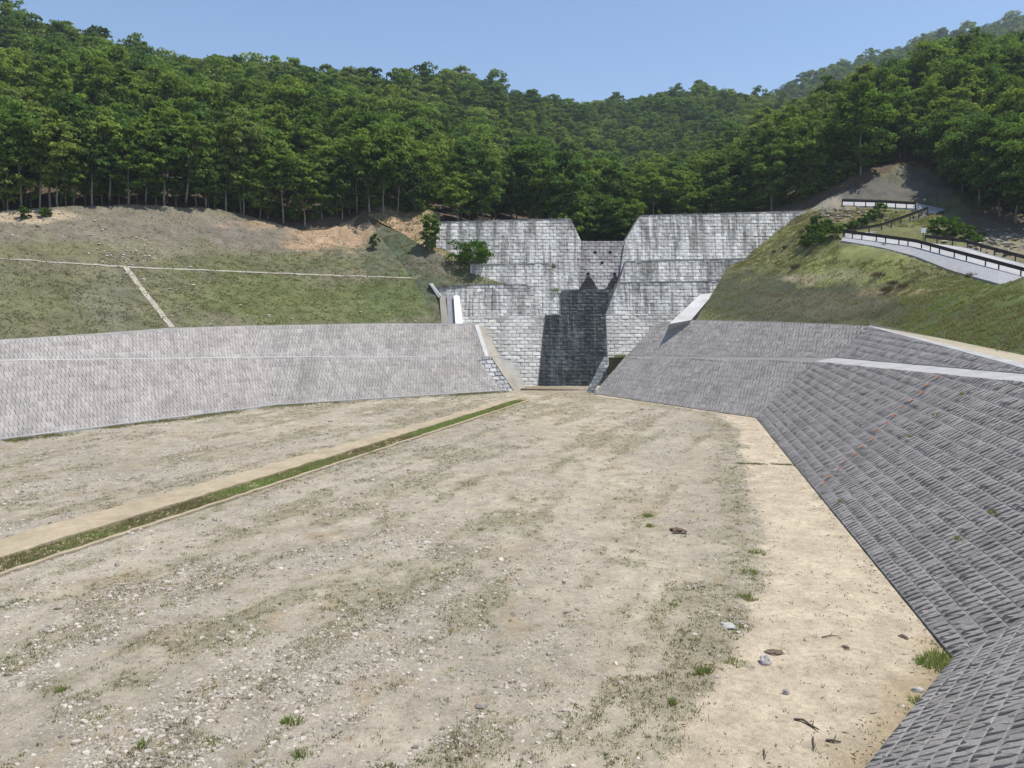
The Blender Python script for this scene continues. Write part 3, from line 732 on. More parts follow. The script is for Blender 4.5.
VV = [P(363, 213, 121), P(400, 232, 117), P(430, 250, 114.5), P(470, 268, 113), P(508, 285.5, 111.2), P(372, 204, 124), P(408, 220, 119.5), P(440, 240, 116.6), P(482, 259, 115.6), P(518, 283, 113), P(440, 214, 121), P(400, 198, 127)]
left_bank = patch('left_bank', VV, [(0, 1, 6, 5), (1, 2, 7, 6), (2, 3, 8, 7), (3, 4, 9, 8), (5, 6, 7, 10, 11)], 3, M_slope, [(400, 226, 40, 18, DIRT, .85), (430, 245, 18, 10, (.33, .27, .16), .6), (480, 268, 40, 14, (.20, .19, .07), .9)], (.22, .19, .10), .12)

# ---- hairpin road (the slope is benched to carry it)
ROADPTS = []
def road_strip(name, edge_a, edge_b, mat, thick=.5, n=30):
    ra = interp_row([(i, p) for i, p in enumerate(edge_a)], n); rb = interp_row([(i, p) for i, p in enumerate(edge_b)], n); V_, F_ = [], []
    for i in range(n):
        a_, b_ = Vector(ra[i]), Vector(rb[i]); V_ += [a_, b_, b_ - Vector((0, 0, thick)), a_ - Vector((0, 0, thick))]
        if i: k = 4 * (i - 1); F_ += [(k + j, k + (j + 1) % 4, k + 4 + (j + 1) % 4, k + 4 + j) for j in range(4)]
    ROADPTS.extend(Vector(ra[i]).lerp(Vector(rb[i]), k / 6) for i in range(n) for k in range(7))
    o = mk(name, V_, F_, mat); o['kind'] = 'structure'; return o
# leg 1: sloped concrete shoulder (outer), then carriageway
L1o = [P(841, 240.5, 97.5), P(880, 247, 94), P(915, 256, 89.5), P(950, 270, 84), P(1000, 284, 77.5), P(1060, 305, 72)]
L1m = [P(843, 237, 98.6), P(880, 242, 95.3), P(915, 247, 91.5), P(950, 257, 86.5), P(1000, 270.5, 80.5), P(1060, 287, 75)]
L1i = [P(846, 233.5, 100.5), P(885, 236.5, 98), P(925, 242, 95), P(965, 247, 92), P(1000, 257, 87.5), P(1070, 276, 81)]
road_strip('road_shoulder', L1o, L1m, M_grey, .8)
road_strip('road', [p + Vector((0, 0, .004)) for p in L1m], L1i, M_road, .8)
L2o = [P(845, 236.5, 98.9), P(880, 231, 101.5), P(905, 222, 104), P(928, 213.5, 106)]
L2i = [P(852, 233, 100.8), P(893, 230.5, 103.5), P(918, 222, 106), P(940, 213, 107.5)]
road_strip('road', L2o, L2i, M_road, .8)
L3o = [P(936, 213, 106.5), P(915, 208.5, 108.5), P(880, 206.5, 110.5), P(842, 205.2, 111.5)]
L3i = [P(946, 209.5, 108.5), P(920, 203.8, 111), P(885, 202.2, 113), P(842, 201.8, 114.5)]
road_strip('road', L3o, L3i, M_road, .8)
# ---- right grassed slope
_o = Vector((.35, .42, .02))
rrow = [(690, up2[4] + _o), (780, up2[3] + _o), (868, K + _o), (930, K.lerp(up[1], .5) + Vector((1.4, .8, .15))), (1024, K.lerp(up[1], .86) + Vector((2.5, 1.4, .25))), (1250, P(1250, 392, 47))]
r1 = [(731, 263.5, 112.6), (780, 266.5, 103), (800, 284, 94.5), (845, 291, 88), (890, 309, 80), (925, 305, 74), (960, 293, 70), (1024, 277, 64), (1250, 262, 54)]
r2 = [(745, 259.5, 113.8), (800, 250, 103), (845, 243, 96.5), (900, 256, 89), (960, 277, 81), (1024, 300, 74), (1250, 300, 60)]
r3 = [(762, 244, 115), (800, 232, 107), (845, 236, 99), (920, 243, 94), (975, 258, 88), (1024, 274, 80), (1250, 285, 66)]
r4 = [(800, 213, 117), (836, 207, 110), (870, 207, 110), (935, 211, 107), (975, 226, 101), (1040, 240, 93), (1250, 250, 76)]
r5 = [(800, 211.5, 121), (835, 196, 119), (870, 180, 119), (905, 164, 123), (940, 168, 120), (975, 196, 112), (1024, 216, 102), (1250, 226, 86)]
RG = loft([rrow, R3(r1), R3(r2), R3(r3), R3(r4), R3(r5)], 260, [26, 14, 10, 16, 16], .22, 3.5, False, 17)
LG2 = (.21, .225, .08)
_rp = np.array([tuple(p) for p in ROADPTS]); _sh = RG.shape; _f = RG.reshape(-1, 3)
for k0 in range(0, len(_f), 4000):
    q = _f[k0:k0 + 4000]; d2 = ((q[:, None, :2] - _rp[None, :, :2]) ** 2).sum(-1); ii = d2.argmin(1); dd = np.sqrt(d2[np.arange(len(q)), ii]); zr = _rp[ii, 2]
    hi = zr - .3 + .75 * np.maximum(0, dd - .5); lo = zr - .45 - .75 * np.maximum(0, dd - .3)
    q[:, 2] = np.where(dd < 6, np.clip(q[:, 2], lo, hi), q[:, 2])
RG = _f.reshape(_sh)
_k = RG[-16:]; _k[..., 2] += (vn(_k[..., 0], _k[..., 1] * 2, 2.2, 91, 4) - .5) * 1.6 * np.linspace(0, 1, 16)[:, None]; _k[..., 1] += (vn(_k[..., 0] * 1.5, _k[..., 2], 1.8, 92, 4) - .5) * 1.4 * np.linspace(0, 1, 16)[:, None]
colR = paint(RG, (.14, .14, .06), [(780, 300, 125, 34, (.075, .08, .048), 1), (890, 312, 70, 18, (.085, .08, .05), .9), (980, 320, 110, 50, (.08, .10, .038), .9), (1000, 295, 60, 14, (.12, .15, .045), .6), (830, 305, 70, 14, (.12, .105, .07), .7), (840, 265, 70, 20, LG2, .8), (770, 240, 60, 20, (.215, .205, .09), .85),
   (850, 275, 25, 6, (.25, .22, .15), .6), (900, 292, 40, 6, (.28, .21, .13), .6), (800, 278, 20, 6, (.30, .25, .17), .7), (845, 214, 35, 10, (.20, .15, .09), .7), (880, 268, 30, 14, (.15, .16, .05), .6),
   (870, 188, 60, 22, (.115, .108, .095), .95), (828, 203, 24, 9, (.26, .235, .19), .8), (925, 190, 40, 22, (.11, .10, .09), .8), (1000, 225, 60, 18, (.13, .10, .075), .9), (1010, 250, 40, 12, (.25, .21, .15), .7)])  # cut bank blobs: tree shade painted into the bank's colour
gridmesh('right_slope', RG, M_slope, colR)
# crest walkway on top of the near right wall
cw = tag(empty('walkway', K), 'pale concrete walkway running along the crest of the right revetment', 'walkway')
inn = [K, K.lerp(up[1], .5), K.lerp(up[1], .86), up[1]]; inn.append(inn[3] + (inn[3] - inn[2]) * 6)
V_, F_ = [], []; V2, F2 = [], []
for i, p in enumerate(inn):
    o_ = Vector((.85, .5, .0)).normalized(); w1 = (.25, .9, 1.3, 1.4, 1.6)[i]; w2 = (.4, 1.7, 3.0, 3.2, 3.6)[i]
    for VL, FL, wa, wb2, z in ((V_, F_, 0, w1, .10), (V2, F2, w1 + .004, w2, .13)):
        VL += [p + o_ * wa + Vector((0, 0, z)), p + o_ * wb2 + Vector((0, 0, z + (.25 if wa else .05))), p + o_ * wb2 - Vector((0, 0, .6)), p + o_ * wa - Vector((0, 0, .6))]
        if i: q = 4 * (i - 1); FL += [(q + k, q + (k + 1) % 4, q + 4 + (k + 1) % 4, q + 4 + k) for k in range(4)]
mk('coping', V_, F_, M_bermc, cw); mk('sandy_shoulder', V2, F2, simple('sandy_fill', (.31, .27, .19), (.42, .37, .27), 3), cw)

# ---- drains on the left slope (lie on the soil)
from mathutils.bvhtree import BVHTree
def gridbvh(g):
    m, n = g.shape[:2]; idx = np.arange(m * n).reshape(m, n)
    q = np.stack([idx[:-1, :-1], idx[:-1, 1:], idx[1:, 1:], idx[1:, :-1]], -1).reshape(-1, 4)
    return BVHTree.FromPolygons(g.reshape(-1, 3).tolist(), q.tolist())
BV_L = gridbvh(LG); BV_R = gridbvh(RG)
def onto(bv, px, py):
    h_, n_, _, _ = bv.ray_cast(CAM, ray(px, py).normalized()); return h_, n_
def drain(name, pxs, bv, w, mat, label, cat, h=.12, n=26, side_only=False):
    pts = []
    for i in range(n):
        f_ = i / (n - 1) * (len(pxs) - 1); k = min(int(f_), len(pxs) - 2); f_ -= k
        q, nn = onto(bv, pxs[k][0] + random.uniform(-.25, .25) + (pxs[k + 1][0] - pxs[k][0]) * f_, pxs[k][1] + (pxs[k + 1][1] - pxs[k][1]) * f_ + random.uniform(-.25, .25))
        if q: pts.append((q, nn if nn.z > 0 else -nn))
    V_, F_ = [], []
    for i, (q, nn) in enumerate(pts):
        t_ = (pts[min(i + 1, len(pts) - 1)][0] - pts[max(i - 1, 0)][0]).normalized(); s_ = t_.cross(nn).normalized() * w / 2
        h = random.uniform(.02, .09); V_ += [q - s_ + nn * h, q + s_ + nn * h, q + s_ - nn * .3, q - s_ - nn * .3]
        if i: k = 4 * (i - 1); F_ += [(k + j, k + (j + 1) % 4, k + 4 + (j + 1) % 4, k + 4 + j) for j in range(4)]
    F_ += [(0, 1, 2, 3), (len(V_) - 1, len(V_) - 2, len(V_) - 3, len(V_) - 4)]
    return tag(mk(name, V_, F_, mat), label, cat)
drain('slope_drain', [(-20, 257.5), (125, 267), (250, 272.5), (350, 276), (411, 278.3)], BV_L, .24, M_beige, 'thin beige concrete drain running level across the left grass slope', 'drain', n=60)
drain('slope_stair', [(126, 268), (140, 287), (172, 327.5)], BV_L, .62, M_beige, 'narrow beige concrete strip running straight down the left grass slope', 'strip')

# ---- hillside hills
A0 = [(-300, 199, 88), (-150, 202, 94), (0, 210, 96), (50, 206, 98), (120, 203, 104), (200, 206, 111), (250, 215, 115), (300, 228, 117.5), (350, 221, 121), (365, 211, 122), (430, 228, 121), (500, 236, 122), (580, 241, 124), (625, 241, 124), (700, 236, 126), (830, 215, 126)]
A1 = [(-300, 130, 135), (0, 142, 135), (120, 138, 140), (200, 142, 145), (300, 160, 150), (365, 167, 155), (430, 180, 165), (500, 197, 175), (580, 214, 185), (625, 217, 190), (700, 207, 185), (830, 190, 170)]
A2 = [(-300, 70, 190), (0, 84, 185), (120, 100, 185), (200, 113, 190), (300, 120, 200), (365, 121, 215), (430, 130, 235), (500, 147, 260), (580, 170, 290), (625, 178, 300), (700, 168, 290), (830, 165, 270)]
A3 = [(-300, 30, 245), (0, 36, 240), (50, 52, 245), (100, 70, 250), (150, 94, 255), (200, 99, 260), (260, 102, 270), (330, 104, 285), (400, 102, 300), (460, 98, 310), (500, 110, 320), (550, 121, 360), (610, 119, 400), (660, 111, 400), (700, 107, 400), (740, 113, 400), (770, 119, 390), (830, 140, 360)]
A4 = [(a_, b_ + 70, c_ + 90) for a_, b_, c_ in A3]
skirt = lambda r: [(q[0], P(*q) + Vector((0, -3.0, -3.2))) for q in r]
HA = loft([skirt(A0)] + [R3(r) for r in (A0, A1, A2, A3, A4)], 200, [2, 20, 20, 20, 8], 2.2, 25, True, 23)
B0 = [(640, 238, 134), (700, 232, 132), (800, 212, 121), (850, 186, 120), (905, 164, 124), (940, 167, 121), (975, 196, 113), (1024, 216, 103), (1150, 224, 93), (1350, 228, 84)]
B1 = [(660, 217, 160), (730, 197, 160), (800, 167, 155), (850, 143, 152), (900, 124, 150), (960, 123, 140), (1024, 128, 130), (1150, 132, 118), (1350, 132, 110)]
B2 = [(700, 187, 210), (760, 163, 205), (810, 142, 200), (860, 124, 195), (920, 106, 190), (960, 97, 185), (1024, 90, 180), (1150, 64, 170), (1350, 54, 160)]
B3 = [(745, 168, 262), (800, 150, 262), (824, 139, 265), (860, 124, 268), (896, 106, 270), (945, 88, 272), (1024, 80, 275), (1150, 54, 260), (1350, 44, 240)]
B4 = [(a_, b_ + 70, c_ + 80) for a_, b_, c_ in B3]
HB = loft([skirt(B0)] + [R3(r) for r in (B0, B1, B2, B3, B4)], 160, [2, 18, 18, 18, 8], 2.0, 25, True, 29)
C0 = [(700, 200, 420), (1300, 150, 380)]; C1 = [(740, 150, 520), (1000, 110, 520), (1300, 80, 500)]
C3 = [(765, 120, 640), (790, 106, 640), (824, 86, 650), (883, 69, 660), (929, 51, 670), (990, 37, 680), (1060, 31, 690), (1300, 20, 690)]; C4 = [(a_, b_ + 50, c_ + 150) for a_, b_, c_ in C3]
HC = loft([R3(r) for r in (C0, C1, C3, C4)], 90, [14, 16, 6], 4, 50, True, 37)
gridmesh('left_hill', HA, M_floor); gridmesh('right_hill', HB, M_floor); gridmesh('far_hill', HC, M_floor)
# wide low ground under everything, out of sight from here
mk('ground', [(-700, -120, -3), (900, -120, -3), (900, 1100, -3), (-700, 1100, -3)], [(0, 1, 2, 3)], M_floor)['kind'] = 'structure'

# ================================================================== TREES
def leaf_quads(cent, nrm, size, rng):
    n = len(cent); r = rng.normal(size=(n, 3)); t1 = np.cross(nrm, r); t1 /= np.linalg.norm(t1, axis=1)[:, None] + 1e-9
    t2 = np.cross(nrm, t1); a = size[:, None] * t1; b = size[:, None] * t2 * .62
    return np.stack([cent - a, cent + b * .9 - a * .1, cent + a, cent - b], 1)
def crown_mesh(name, seed, H, rx, z0, nl, per, leaf, mat, shape='round', droop=.25):
    rng = np.random.default_rng(seed); rz = (H - z0) / 2; cz = (H + z0) / 2
    quads = []; tints = []; tips = []
    for i in range(nl):
        d = rng.normal(size=3); d /= np.linalg.norm(d); rr = rng.uniform(.35, 1.0) ** .6
        zz = d[2] * rr
        wide = 1.0 if shape == 'round' else (1.05 - .55 * max(0, zz))
        lop = 1 + .28 * math.sin(3 * math.atan2(d[1], d[0]) + seed) + .15 * math.sin(5 * math.atan2(d[1], d[0]) + seed * 2)
        c = np.array([d[0] * rr * rx * wide * lop, d[1] * rr * rx * wide * lop, cz + zz * rz])
        lr = rng.uniform(.5, 1.0) * rx * .36
        q = rng.normal(size=(per, 3)); q /= np.linalg.norm(q, axis=1)[:, None]
        q[:, 2] = np.where(q[:, 2] < -.35, -q[:, 2] * .5, q[:, 2])
        rad = rng.uniform(.55, 1.08, per) ** .7
        pc = c + q * rad[:, None] * lr * np.array([1, 1, .62])
        nr = q * .7 + rng.normal(size=(per, 3)) * .55 + np.array([0, 0, .45]); nr /= np.linalg.norm(nr, axis=1)[:, None]
        quads.append(leaf_quads(pc, nr, leaf * rng.uniform(.6, 1.3, per), rng))
        tints.append(np.clip(rng.normal(.5 + rng.normal(0, .16), .16, per), 0, 1)); tips.append(c)
    V_ = np.concatenate(quads).reshape(-1, 3); n = len(V_) // 4
    me = bpy.data.meshes.new(name); me.vertices.add(len(V_)); me.vertices.foreach_set('co', V_.astype(np.float32).ravel())
    me.loops.add(n * 4); me.loops.foreach_set('vertex_index', np.arange(n * 4, dtype=np.int32))
    me.polygons.add(n); me.polygons.foreach_set('loop_start', np.arange(0, n * 4, 4, dtype=np.int32))
    me.materials.append(mat); me.update()
    a_ = me.attributes.new('tint', 'FLOAT', 'FACE'); a_.data.foreach_set('value', np.concatenate(tints).astype(np.float32))
    return me, tips
def trunk_mesh(name, seed, H, z0, r, tips, nb=9, lean=.5):
    rr = random.Random(seed); parts = []; top = Vector((rr.uniform(-lean, lean), rr.uniform(-lean, lean), H * .82))
    pts = [Vector((0, 0, -.6))] + [Vector((top.x * f + rr.uniform(-.12, .12), top.y * f + rr.uniform(-.12, .12), top.z * f)) for f in (.05, .2, .4, .6, .8, 1)]
    parts.append(tube(pts, [r * 1.35, r * 1.15, r, r * .85, r * .65, r * .4, r * .12], 7))
    for q in rr.sample(tips, min(nb, len(tips))):
        q = Vector(q); f = min(.85, max(.3, (q.z / H) - .18)); s_ = Vector((top.x * f, top.y * f, top.z * f))
        m_ = s_.lerp(q, .5) + Vector((0, 0, -.25)); parts.append(tube([s_, m_, q], [r * .42, r * .25, r * .07], 5))
    V_, F_, _ = join(parts); me = bpy.data.meshes.new(name); me.from_pydata([tuple(q) for q in V_], [], F_); me.materials.append(M_bark); me.shade_smooth(); return me
PROTO = []
spec = [(11, 3.4, 1.8, 84, 62, .25, 'round'), (12.5, 3.3, 3.0, 84, 62, .25, 'cone'), (9.5, 3.3, 1.4, 76, 62, .24, 'round'), (13, 2.9, 4.8, 72, 60, .25, 'round'), (10.5, 2.6, 2.6, 66, 60, .22, 'cone'), (8, 2.4, 1.0, 56, 56, .21, 'round'), (12, 4.0, 2.6, 100, 62, .27, 'round'), (12, 2.7, 2.0, 70, 60, .23, 'cone')]
_old = [(11, 2.6, 2.8, 64, 62, .25, 'round'), (12.5, 2.7, 4.0, 66, 62, .25, 'cone'), (9.5, 2.7, 2.2, 60, 62, .24, 'round'), (13, 2.5, 5.0, 62, 60, .25, 'round'), (10.5, 2.4, 3.0, 60, 60, .22, 'cone'), (8, 2.1, 1.6, 50, 56, .21, 'round'), (11.5, 3.2, 3.8, 76, 62, .27, 'round'), (12, 2.2, 2.5, 60, 60, .23, 'cone')]
for i, (H, rx, z0, nl, per, lf, sh) in enumerate(spec):
    cm, tips = crown_mesh('crown', 100 + i, H, rx, z0, nl, per, lf, M_leaf, sh)
    PROTO.append((cm, trunk_mesh('trunk', 200 + i, H, z0, .085 + .03 * (H / 10), tips), H))
FAR = []
for i in range(6):
    H = (9.5, 10.5, 9, 11, 10, 8.5)[i]
    cm, tips = crown_mesh('far_crown', 300 + i, H, (4.0, 3.6, 4.5, 3.8, 4.2, 3.4)[i], .4, 62, 40, .36, M_leaf, 'round' if i % 3 else 'cone')
    o = bpy.data.objects.new('hillside_tree_crown', cm); FAR.append(o)
fcol = bpy.data.collections.new('forest_sources')
for o in FAR: fcol.objects.link(o)
def put_tree(pos, k, s, rz, label, group, name='broadleaf_tree', cat='tree', lean=0):
    cm, tm, H = PROTO[k]; e = empty(name, pos); e.rotation_euler = (0, lean, rz); e.scale = (s * random.uniform(.9, 1.15), s * random.uniform(.9, 1.15), s)
    tag(e, label, cat, group)
    for nm, me in (('trunk', tm), ('crown', cm)):
        c = bpy.data.objects.new(nm, me); COL.objects.link(c); c.parent = e
    return e
def scatter(g, spacing, seed, rows=None):
    rng = np.random.default_rng(seed); m, n = g.shape[:2]
    e1 = g[:-1, 1:] - g[:-1, :-1]; e2 = g[1:, :-1] - g[:-1, :-1]; ar = np.abs(e1[..., 0] * e2[..., 1] - e1[..., 1] * e2[..., 0])
    cnt = int(ar.sum() / spacing ** 2 * 2.2); pr = ar.ravel() / ar.sum(); ci = rng.choice(len(pr), cnt, p=pr)
    r_, c_ = np.divmod(ci, n - 1); u, v = rng.uniform(size=cnt), rng.uniform(size=cnt)
    p = g[r_, c_] + e1[r_, c_] * u[:, None] + e2[r_, c_] * v[:, None]
    grid = {}; keep = []
    for i, q in enumerate(p):
        key = (int(q[0] // spacing), int(q[1] // spacing)); ok = True
        for dx in (-1, 0, 1):
            for dy in (-1, 0, 1):
                for o in grid.get((key[0] + dx, key[1] + dy), ()):
                    if (o[0] - q[0]) ** 2 + (o[1] - q[1]) ** 2 < (spacing * .8) ** 2: ok = False; break
        if ok: grid.setdefault(key, []).append(q); keep.append(i)
    return p[keep]
cand = []
for g_, sp_, sd_, w_ in ((HA[2:26], 4.7, 5, 'A'), (HA[25:-8], 4.0, 15, 'A'), (HB[2:22], 4.7, 6, 'B'), (HB[21:-8], 4.1, 16, 'B')):
    for q in scatter(g_, sp_, sd_): cand.append((q, w_))
near = []; far = []
for q, w in cand:
    x, y = pix([q]); x, y = x[0], y[0]; d = q[1]
    if not (-120 < x < 1144): 
        if d < 170 and -500 < x < 1600: far.append((q, 1.0))
        continue
    if w == 'A' and x > 690 and d < 150: continue            # stands inside the right hill
    near.append((d, q, w, x, y)) if (-15 < x < 1039) else far.append((q, 1.0))
near.sort(key=lambda t_: t_[0])
ntree = 0; rt = random.Random(3)
for d, q, w, x, y in near:
    hid = (w == 'B' and x < 690) 
    if ntree < 215 and not hid:
        dp = d - float(np.interp(x, [r[0] for r in (A0 if w == 'A' else B0)], [r[2] for r in (A0 if w == 'A' else B0)])); rk = 'front' if dp < 6 else 'second' if dp < 13 else 'rear'
        if w == 'A' and x < 420:
            z_ = int(max(0, x) // 70); gr = 'front trees of the left forest'
            lab = 'broadleaf tree, ' + rk + ' rows of left forest, above the ' + ('two small shrubs at far left', 'bare crest left of concrete strip', 'slope right of concrete strip', 'grey netted soil', 'bare orange soil', 'lone sapling')[min(z_, 5)]
        elif w == 'A': lab, gr = 'broadleaf tree, ' + rk + ' rows behind the dam, above its ' + ('left wing' if x < 570 else 'spillway notch' if x < 645 else 'right wing'), 'forest trees behind the dam'
        elif x < 860: lab, gr = 'shaded tree, ' + rk + ' rows of right hill, above the ' + ('dam right wing' if x < 800 else 'bare cut bank'), 'trees behind the right dam wing'
        else: lab, gr = 'dark tree, ' + rk + ' rows of right hill, above the ' + ('bare cut bank top' if x < 920 else 'road bend sign' if x < 970 else 'road at the right edge'), 'forest trees above the road'
        put_tree(Vector(q), rt.choice((0, 1, 3, 4, 6, 7, 0, 6, 2, 6, 0, 2)), rt.uniform(.7, 1.2), rt.uniform(0, 6.28), lab, gr); ntree += 1
    else: far.append((q, 1.0))
for q in scatter(HC[:-6], 8, 9): far.append((q, 1.35))
for i, (x, y, d, k, s) in enumerate([(948, 186, 117, 6, .9), (962, 200, 112.5, 0, 1.0), (978, 212, 108, 6, 1.05), (998, 222, 103.5, 1, 1.0), (1016, 226, 100, 0, 1.05), (1035, 228, 97, 6, 1.0), (952, 172, 121, 1, 1.0), (972, 190, 116, 7, 1.05)]):
    put_tree(P(x, y, d), k, s, rt.uniform(0, 6.28), 'dark tree overhanging the road bank on the right, ' + ('first', 'second', 'third', 'fourth', 'fifth', 'sixth', 'seventh', 'eighth')[(0, 2, 4, 5, 6, 7, 1, 3)[i]] + ' from the left', 'trees over the right road bank')
for i, (x, y, d, k, s) in enumerate([(574, 243, 122, 0, .75), (588, 244, 123.5, 2, .8), (603, 244, 124.5, 6, .7), (617, 244, 123, 0, .75), (632, 243, 123.5, 2, .85)]):
    put_tree(P(x, y, d) + Vector((0, 0, -1.5)), k, s, rt.uniform(0, 6.28), 'dark green tree filling the spillway notch, ' + ('first', 'second', 'third', 'fourth', 'fifth')[i] + ' from the left', 'trees seen in the notch')
for i, (x, y, d, k, s) in enumerate([(796, 214, 124, 5, .7), (806, 211, 124, 2, .7), (816, 207, 123.5, 5, .75), (826, 201, 123, 2, .65), (836, 196, 122.5, 5, .7), (846, 190, 123, 2, .7), (858, 183, 123.5, 5, .75), (870, 176, 124.5, 2, .7), (884, 169, 125.5, 5, .75), (900, 163, 126, 2, .8), (918, 160, 126, 5, .8), (934, 163, 124, 2, .75), (760, 222, 128, 2, .7), (776, 219, 127, 5, .75), (742, 224, 129, 5, .8), (722, 226, 130, 2, .75), (700, 229, 131, 5, .8)]):
    put_tree(P(x, y, d), k, s, rt.uniform(0, 6.28), 'low leafy tree at the forest foot above the right dam wing, at ' + ('crest', 'upper', 'mid', 'lower')[i % 4] + ' bank' if False else 'low leafy undergrowth tree along the forest foot right of the notch', 'undergrowth right of the notch', 'undergrowth_tree')
# forest edge trees, set one by one along the left slope's top
ORD = ['first', 'second', 'third', 'fourth', 'fifth', 'sixth', 'seventh', 'eighth', 'ninth', 'tenth', 'eleventh', 'twelfth', 'thirteenth', 'fourteenth', 'fifteenth', 'sixteenth', 'seventeenth', 'eighteenth', 'nineteenth', 'twentieth', 'twenty-first', 'twenty-second', 'twenty-third', 'twenty-fourth', 'twenty-fifth', 'twenty-sixth', 'twenty-seventh', 'twenty-eighth']
edge = [(8, 211, 5, .9), (22, 209, 3, .95), (40, 206, 4, .8), (58, 206, 1, .9), (74, 205, 7, .85), (92, 204, 4, .95), (110, 203, 3, .9), (128, 203, 0, .85), (146, 204, 7, .95), (165, 204, 1, .9), (186, 206, 3, .95), (206, 208, 2, .8), (226, 211, 4, .9),
        (243, 215, 0, .85), (260, 219, 2, .65), (284, 226, 3, .9), (306, 228, 1, .85), (322, 225, 7, .8), (342, 219, 0, .8), (357, 213, 3, .95), (370, 211, 4, 1.0), (383, 214, 1, .95), (398, 218, 3, .9), (414, 226, 7, .85)]
BV_A = gridbvh(HA)
for i, (x, y, k, s) in enumerate(edge):
    d = float(np.interp(x, [r[0] for r in A0], [r[2] for r in A0])) - rt.uniform(.0, .8)
    p = P(x, y, d)
    put_tree(p, k, s, rt.uniform(0, 6.28), 'pale-trunked tree on the front edge of the left forest, ' + ORD[i] + ' from the left', 'pale-trunked edge trees', 'edge_tree', lean=rt.uniform(-.09, .09))
under = [(4, 208), (31, 206), (66, 205), (85, 204), (102, 204), (119, 203), (137, 204), (156, 204), (176, 205), (196, 207), (215, 210), (234, 213), (251, 217), (268, 221), (276, 224), (295, 228), (314, 227), (332, 222), (349, 217), (377, 212), (391, 216), (406, 222), (421, 226), (364, 215), (371, 217)]
for i, (x, y) in enumerate(under):
    d = float(np.interp(x, [r[0] for r in A0], [r[2] for r in A0])) + rt.uniform(.2, 2.6); y -= 1
    put_tree(P(x, y, d), 5 if i % 3 else 2, rt.uniform(.38, .85), rt.uniform(0, 6.28), 'low leafy undergrowth tree on the left forest edge, ' + ORD[i] + ' from the left', 'undergrowth on the left forest edge', 'undergrowth_tree')
# geometry-node forest for everything farther up the hills
fp = np.array([q for q, s in far]); fs = np.array([s for q, s in far]); fs = np.where((fp[:, 1] > 155) & (fp[:, 1] < 430), fs * .84, fs)
me = bpy.data.meshes.new('hillside_forest'); me.vertices.add(len(fp)); me.vertices.foreach_set('co', fp.astype(np.float32).ravel()); me.update()
for nm, ty, arr in (('sc', 'FLOAT', (fs * np.clip(RNG.lognormal(-.04, .22, len(fp)), .55, 1.5)).astype(np.float32)), ('rz', 'FLOAT', RNG.uniform(0, 6.28, len(fp)).astype(np.float32)), ('ix', 'INT', RNG.integers(0, 6, len(fp)).astype(np.int32))):
    a_ = me.attributes.new(nm, ty, 'POINT'); a_.data.foreach_set('value', arr)
fo = bpy.data.objects.new('hillside_forest', me); COL.objects.link(fo)
tag(fo, 'dense green broadleaf forest covering the hills behind the dam', 'forest', None, 'stuff')
ng = bpy.data.node_groups.new('forest_nodes', 'GeometryNodeTree')
ng.interface.new_socket('Geometry', in_out='INPUT', socket_type='NodeSocketGeometry'); ng.interface.new_socket('Geometry', in_out='OUTPUT', socket_type='NodeSocketGeometry')
gi = ng.nodes.new('NodeGroupInput'); go = ng.nodes.new('NodeGroupOutput'); ci = ng.nodes.new('GeometryNodeCollectionInfo'); io = ng.nodes.new('GeometryNodeInstanceOnPoints')
ci.inputs['Collection'].default_value = fcol; ci.inputs['Separate Children'].default_value = True; ci.inputs['Reset Children'].default_value = True
def nattr(n, t_):
    x = ng.nodes.new('GeometryNodeInputNamedAttribute'); x.data_type = t_; x.inputs[0].default_value = n; return x.outputs[0]
cmb = ng.nodes.new('ShaderNodeCombineXYZ'); ng.links.new(nattr('rz', 'FLOAT'), cmb.inputs[2])
ng.links.new(gi.outputs[0], io.inputs['Points']); ng.links.new(ci.outputs[0], io.inputs['Instance']); io.inputs['Pick Instance'].default_value = True
ng.links.new(nattr('ix', 'INT'), io.inputs['Instance Index']); ng.links.new(cmb.outputs[0], io.inputs['Rotation']); ng.links.new(nattr('sc', 'FLOAT'), io.inputs['Scale'])
ng.links.new(io.outputs[0], go.inputs[0]); md = fo.modifiers.new('forest', 'NODES'); md.node_group = ng

# ---- shrubs
def shrub(pos, w, h, seed, label, group=None, name='shrub', mat=M_shrub, leaf=.13, nl=26, per=50):
    cm, tips = crown_mesh('crown', seed, h, w / 2, .05 * h, nl, per, leaf, mat); e = tag(empty(name, pos), label, 'shrub' if 'shrub' in name else 'plant', group)
    c = bpy.data.objects.new('foliage', cm); COL.objects.link(c); c.parent = e
    parts = [tube([(0, 0, -.3), (q[0] * .3, q[1] * .3, q[2] * .5), tuple(q)], [.05, .035, .012], 5) for q in tips[:7]]
    V_, F_, _ = join(parts); s_ = mk('stem', V_, F_, M_bark); s_.parent = e
    return e
def on_left(px, py): return onto(BV_L, px, py)[0]
shrub(P(472, 265.5, 112.4), 5.8, 3.6, 401, 'large bright green round shrub against the left wing of the dam', leaf=.17, nl=60, per=60)
shrub(on_left(24, 219), 1.5, 1.4, 402, 'small round green shrub at the far left top of the grass slope')
shrub(on_left(46, 217), 1.2, 1.1, 403, 'smaller round green shrub on the pale soil right of its twin')
shrub(P(374, 249, 113.5), 1.3, 2.3, 404, 'lone green sapling on the bare soil at the slope top', name='sapling')
shrub(P(430, 251, 114.2), 2.4, 5.5, 405, 'tall dark green bushy tree by the left end of the dam', name='bushy_tree', leaf=.2, nl=60, mat=M_leaf)['category'] = 'tree'
